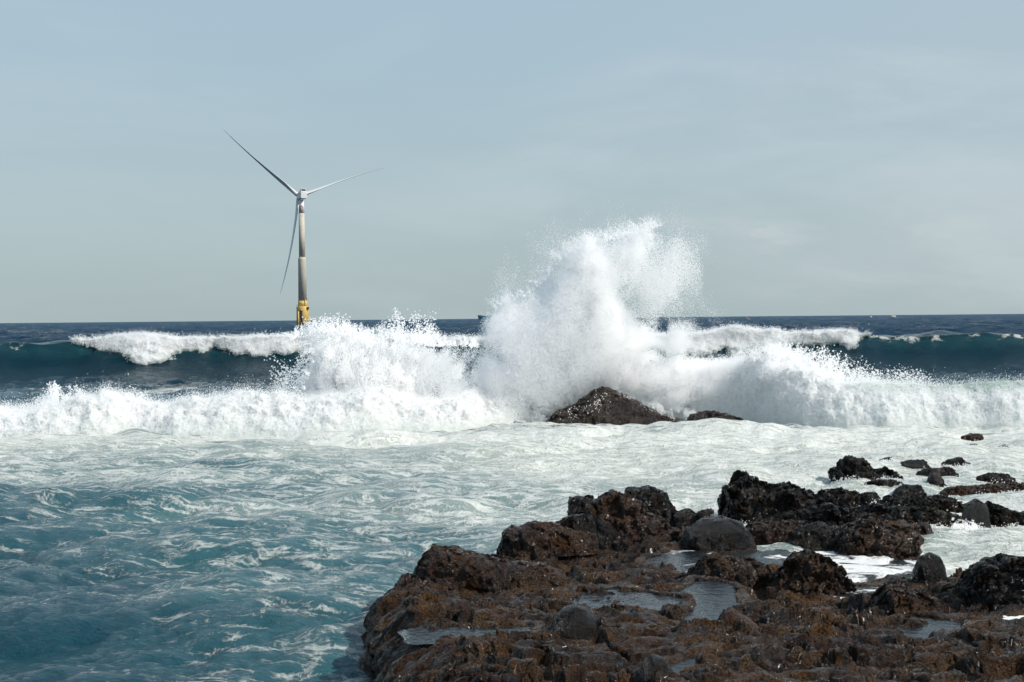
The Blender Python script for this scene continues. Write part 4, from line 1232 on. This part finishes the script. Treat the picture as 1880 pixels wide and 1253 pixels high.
def build_turbine():
    D = 1000.0
    p = at_y(np.array(556.0), np.array(598.0), D)
    base = (float(p[0]), D, 0.0)
    root = obj('wind_turbine', None, label='offshore wind turbine with white blades on a grey tower with yellow base', cat='wind turbine', loc=base)
    m = 1000.0 / F                       # metres per photo pixel at this distance

    def zz(py):
        return float(at_y(np.array(556.0), np.array(float(py)), D)[2])
    zy, zc, zl, zu, zt = zz(563), zz(553), zz(476), zz(392), zz(369)
    MB().lathe([(4.35, -3), (4.35, zy - 0.6), (4.2, zy)], 40).build('transition_piece', M_YEL, root, True)
    col = MB().lathe([(3.2, zy), (3.2, zc), (3.0, zc + 0.05)], 40).build('collar', M_YEL, root, True)
    rail = MB()
    for i in range(20):
        a0, a1 = 2 * math.pi * i / 20, 2 * math.pi * (i + 1) / 20
        for h in (0.6, 1.2):
            rail.tube((4.2 * math.cos(a0), 4.2 * math.sin(a0), zy + h), (4.2 * math.cos(a1), 4.2 * math.sin(a1), zy + h), 0.05, 5)
        rail.tube((4.2 * math.cos(a0), 4.2 * math.sin(a0), zy), (4.2 * math.cos(a0), 4.2 * math.sin(a0), zy + 1.2), 0.05, 5)
    rail.build('railing', M_YEL, root)
    # boat landing: two dark fender tubes with ladder between, on the seaward face to the viewer
    for sx in (-2.3, 0.15):
        MB().tube((sx, -4.75, -2), (sx, -4.75, zy - 3.4), 0.42, 12).add(*[[], []]).build('fender_tube', M_YEL if sx < -1 else M_DARK, root, True)
    lad = MB()
    for sx in (-1.25, -0.6):
        lad.tube((sx, -4.7, -2), (sx, -4.7, zy - 2.5), 0.16, 6)
    for k in range(18):
        lad.tube((-1.25, -4.7, -0.6 + k * 0.7), (-0.6, -4.7, -0.6 + k * 0.7), 0.08, 5)
    lad.build('ladder', M_DARK, root)
    MB().box((-2.9, -4.9, zy - 3.4), (0.7, -3.7, zy - 3.0)).build('landing_platform', M_DARK, root)
    cr = MB().tube((2.4, -3.0, zy), (2.4, -3.0, zc + 1.2), 0.25, 8).tube((2.4, -3.0, zc + 1.2), (5.6, -3.4, zc + 1.9), 0.18, 8)
    cr.build('davit_crane', M_YEL, root, True)
    MB().box((3.3, -3.2, zy - 2.2), (4.75, -1.9, zy - 0.35)).build('equipment_box', M_DARK, root)
    MB().lathe([(2.95, zc), (2.75, zl), (2.7, zl + 0.5)], 40).build('lower_tower', M_CONC, root, True)
    rg = MB().lathe([(2.45, zl), (2.45, zl + 1.2)], 24)
    rg.build('tower_joint', M_CONC, root, True)
    MB().lathe([(2.15, zl + 0.4), (2.0, zu)], 40).build('middle_tower', M_CONC, root, True)
    MB().lathe([(1.98, zu), (1.65, zt + 0.6)], 40).build('top_tower', M_WHITE, root, True)
    # round emblem wrapped on the top tower
    em = MB()
    zc0, rad = zz(384.0), 2.05

    def on(a, b, off=0.04):
        rr = 1.93 + off
        ang = a / rr
        return (rr * math.sin(ang) , -rr * math.cos(ang), zc0 + b)
    def strip(pts, wdt):
        for (a, b), (c, d) in zip(pts, pts[1:]):
            l = math.hypot(c - a, d - b)
            nx, nz = -(d - b) / l * wdt / 2, (c - a) / l * wdt / 2
            em.add([on(a + nx, b + nz), on(a - nx, b - nz), on(c - nx, d - nz), on(c + nx, d + nz)], [(0, 1, 2, 3)])
    ring = [(1.45 * math.cos(2 * math.pi * i / 36), 2.1 * math.sin(2 * math.pi * i / 36)) for i in range(37)]
    strip(ring, 0.34)
    em.build('emblem_ring', M_LOGO, root)
    em = MB()
    strip([(0.1 - 0.55 * math.cos(t), 1.25 * math.sin(t)) for t in np.linspace(-1.3, 1.3, 12)], 0.4)
    em.build('emblem_mark', M_LOGO, root)
    # nacelle, hub and rotor: the axis points away from the viewer and 25 degrees to the left
    psi = R(25)
    rot = obj('rotor_head', None, parent=root)
    zh = zz(359.5)
    rot.location = (0, 0, zh)
    rot.rotation_euler = (0, 0, psi)           # local +Y = upwind axis
    nc = MB()
    # section along y: rear (towards the viewer) tall, front round
    sec = [(-6.2, 2.05, -2.3, 2.0), (-6.0, 2.25, -2.5, 2.3), (-2.0, 2.3, -2.6, 2.35), (2.2, 2.3, -2.5, 2.1), (5.0, 1.9, -2.0, 1.7)]
    v, f = [], []
    for y, w, lo, hi in sec:
        ch = 0.45
        v += [(-w + ch, y, lo), (w - ch, y, lo), (w, y, lo + ch), (w, y, hi - ch), (w - ch, y, hi), (-w + ch, y, hi), (-w, y, hi - ch), (-w, y, lo + ch)]
    for j in range(len(sec) - 1):
        for i in range(8):
            k = (i + 1) % 8
            f.append((j * 8 + i, j * 8 + k, (j + 1) * 8 + k, (j + 1) * 8 + i))
    f += [tuple(range(8))[::-1], tuple(len(v) - 8 + i for i in range(8))]
    nc.add(v, f)
    nac = nc.build('nacelle', M_WHITE, rot)
    # heat exchanger housing raised on the roof at the back: dark radiator between white cheeks
    hz = MB().add([(-2.0, -5.9, 2.25), (2.0, -5.9, 2.25), (2.0, -2.2, 2.3), (-2.0, -2.2, 2.3), (-1.6, -4.6, 4.6), (1.6, -4.6, 4.6), (1.6, -2.8, 4.6), (-1.6, -2.8, 4.6)],
                  [(0, 1, 5, 4), (1, 2, 6, 5), (2, 3, 7, 6), (3, 0, 4, 7), (4, 5, 6, 7)])
    hz.build('cooler_housing', M_WHITE, rot)
    MB().add([(-1.72, -5.76, 2.62), (1.72, -5.76, 2.62), (1.42, -4.72, 4.4), (-1.42, -4.72, 4.4)], [(0, 1, 2, 3)]).build('radiator', M_DARK, rot)
    MB().tube((-1.2, -3.4, 4.6), (-1.2, -3.4, 6.3), 0.12, 6).tube((-1.5, -3.4, 6.0), (-0.9, -3.4, 6.0), 0.12, 6).build('wind_vane', M_DARK, rot)
    MB().lathe([(1.75, -1.6), (1.95, 0), (1.9, 1.6), (1.5, 3.0), (0.8, 3.9), (0.05, 4.2)], 32).build('hub', M_WHITE, rot, True)
    hub = rot.children[-1]
    hub.rotation_euler = (R(-90), 0, 0)
    hub.location = (0, 6.6, 0)
    L = 68.8
    for a in (R(188.0), R(308.0), R(68.0)):
        ss = np.concatenate([[0, .03], np.linspace(.07, 1, 28)])
        v, f = [], []
        ns = 14
        for s in ss:
            ch = np.interp(s, [0, .04, .1, .2, .3, .5, .8, .95, 1], [3.0, 3.0, 3.9, 5.6, 5.2, 3.9, 2.2, 1.1, .2])
            th = np.interp(s, [0, .04, .1, .2, .4, .7, 1], [2.9, 2.9, 2.4, 1.7, 1.1, .6, .12])
            tw = R(88 + np.interp(s, [0, .15, .3, .6, 1], [14, 12, 8, 2, -2]))
            pre = 4.0 * s ** 2.2
            swp = 3.5 * s ** 2.4
            for i in range(ns):
                t = 2 * math.pi * i / ns
                cx = ch * (0.5 * math.cos(t) - 0.18)
                ty = th * 0.5 * math.sin(t) * (1 - 0.35 * (0.5 - 0.5 * math.cos(t)) * min(1, s * 5))
                xx = cx * math.cos(tw) - ty * math.sin(tw)
                yy = cx * math.sin(tw) + ty * math.cos(tw)
                v.append((xx + swp, yy + pre, 1.4 + s * L))
        for j in range(len(ss) - 1):
            for i in range(ns):
                k = (i + 1) % ns
                f.append((j * ns + i, j * ns + k, (j + 1) * ns + k, (j + 1) * ns + i))
        f += [tuple(range(ns))[::-1], tuple(len(v) - ns + i for i in range(ns))]
        b = MB().add(v, f).build('blade', M_WHITE, rot, True)
        b.location = (0, 6.6, 0)
        b.rotation_euler = (0, a, 0)


build_turbine()

# ------------------------------------------------------------------ ship, boats and buoys on the horizon
M_BLUE = plain('hazed_hull_blue', (0.075, 0.21, 0.30), 0.6)  # blue lightened to paint in the haze over the distant ship
M_SUPER = plain('white_ship_paint', (0.72, 0.72, 0.70), 0.5)
M_ROSE = plain('faded_red_paint', (0.50, 0.30, 0.27), 0.6)
M_ORANGE = plain('orange_buoy_paint', (0.75, 0.30, 0.06), 0.5)


def hull(n, L, Bm, H, mat, parent, name='hull', rake=0.12):
    v, f = [], []
    st = np.linspace(0, 1, n)
    for s in st:
        w = Bm / 2 * min(1, (1 - (max(0, 0.25 - s) / 0.25) ** 2)) ** 0.6 if s < 0.25 else Bm / 2 * (1 - 0.2 * max(0, s - 0.9) / 0.1)
        w = max(w, 0.05 * Bm)
        sh = H * (1 + 0.35 * max(0, 0.2 - s) / 0.2)
        x = (s - 0.5) * L
        xb = x + rake * H * 2 * (1 - s) * (s < 0.3)
        v += [(xb, -w * 0.8, -1.0), (x, -w, sh), (x, w, sh), (xb, w * 0.8, -1.0)]
    for j in range(n - 1):
        for i in range(4):
            k = (i + 1) % 4
            f.append((j * 4 + i, (j + 1) * 4 + i, (j + 1) * 4 + k, j * 4 + k))
    f += [(0, 1, 2, 3), tuple(len(v) - 1 - i for i in range(4))]
    return MB().add(v, f).build(name, mat, parent)


def build_vessels():
    D = 4200.0
    s = D / F
    x0 = float(at_y(np.array(877.0), np.array(588.0), D)[0])
    L = 96.0
    sh = obj('cargo_ship', None, label='blue hulled ship on the horizon half hidden behind the tall plume', cat='ship', loc=(x0 + L / 2, D, 0))
    hull(16, L, 17, 10.5, M_BLUE, sh)
    MB().box((-L * .5 + 5, -6, 12.2), (-L * .5 + 13, 6, 15.0)).build('forecastle', M_ROSE, sh)
    MB().tube((-L * .5 + 9.5, 0, 15), (-L * .5 + 9.5, 0, 24), 0.9, 8).build('foremast', M_SUPER, sh)
    MB().box((-L * .5 + 15, -7, 10.5), (L * .5 - 30, 7, 12.5)).build('hatch', M_BLUE, sh)
    MB().box((-L * .5 + 25, -6, 12.5), (-L * .5 + 34, 6, 21)).box((-L * .5 + 27, -5, 21), (-L * .5 + 32, 5, 24)).build('superstructure', M_SUPER, sh)
    MB().box((L * .5 - 28, -7, 10.5), (L * .5 - 10, 7, 22)).build('deckhouse', M_SUPER, sh)
    D = 2300.0

    def place(px):
        return float(at_y(np.array(float(px)), np.array(580.0), D)[0])
    b = obj('motor_boat', None, label='small white boat on the horizon far right', cat='boat', loc=(place(1640), D, 0))
    hull(10, 8.5, 2.8, 1.6, M_SUPER, b)
    MB().box((0.5, -1.0, 1.6), (3.0, 1.0, 2.9)).build('cabin', M_SUPER, b)
    MB().box((-3.6, -0.8, 1.9), (1.8, 0.8, 3.2)).build('canopy', M_ORANGE, b)
    for px, lab, k in ((1599, 'yellow topped white buoy left of the small boat on the horizon', 1.0), (1371, 'small orange buoy on the horizon right of the tall plume', 0.8)):
        o = obj('buoy', None, label=lab, cat='buoy', group='buoys on the horizon', loc=(place(px), D, 0))
        MB().lathe([(1.3 * k, -1), (1.4 * k, 1.2 * k), (0.9 * k, 1.5 * k)], 16).build('float', M_SUPER if k == 1 else M_ORANGE, o, True)
        MB().lathe([(0.55 * k, 1.5 * k), (0.35 * k, 4.0 * k)], 12).build('tower', M_ORANGE, o, True)
        MB().lathe([(0.8 * k, 4.0 * k), (0.1, 5.2 * k)], 12).build('topmark', M_YEL, o, True)


build_vessels()
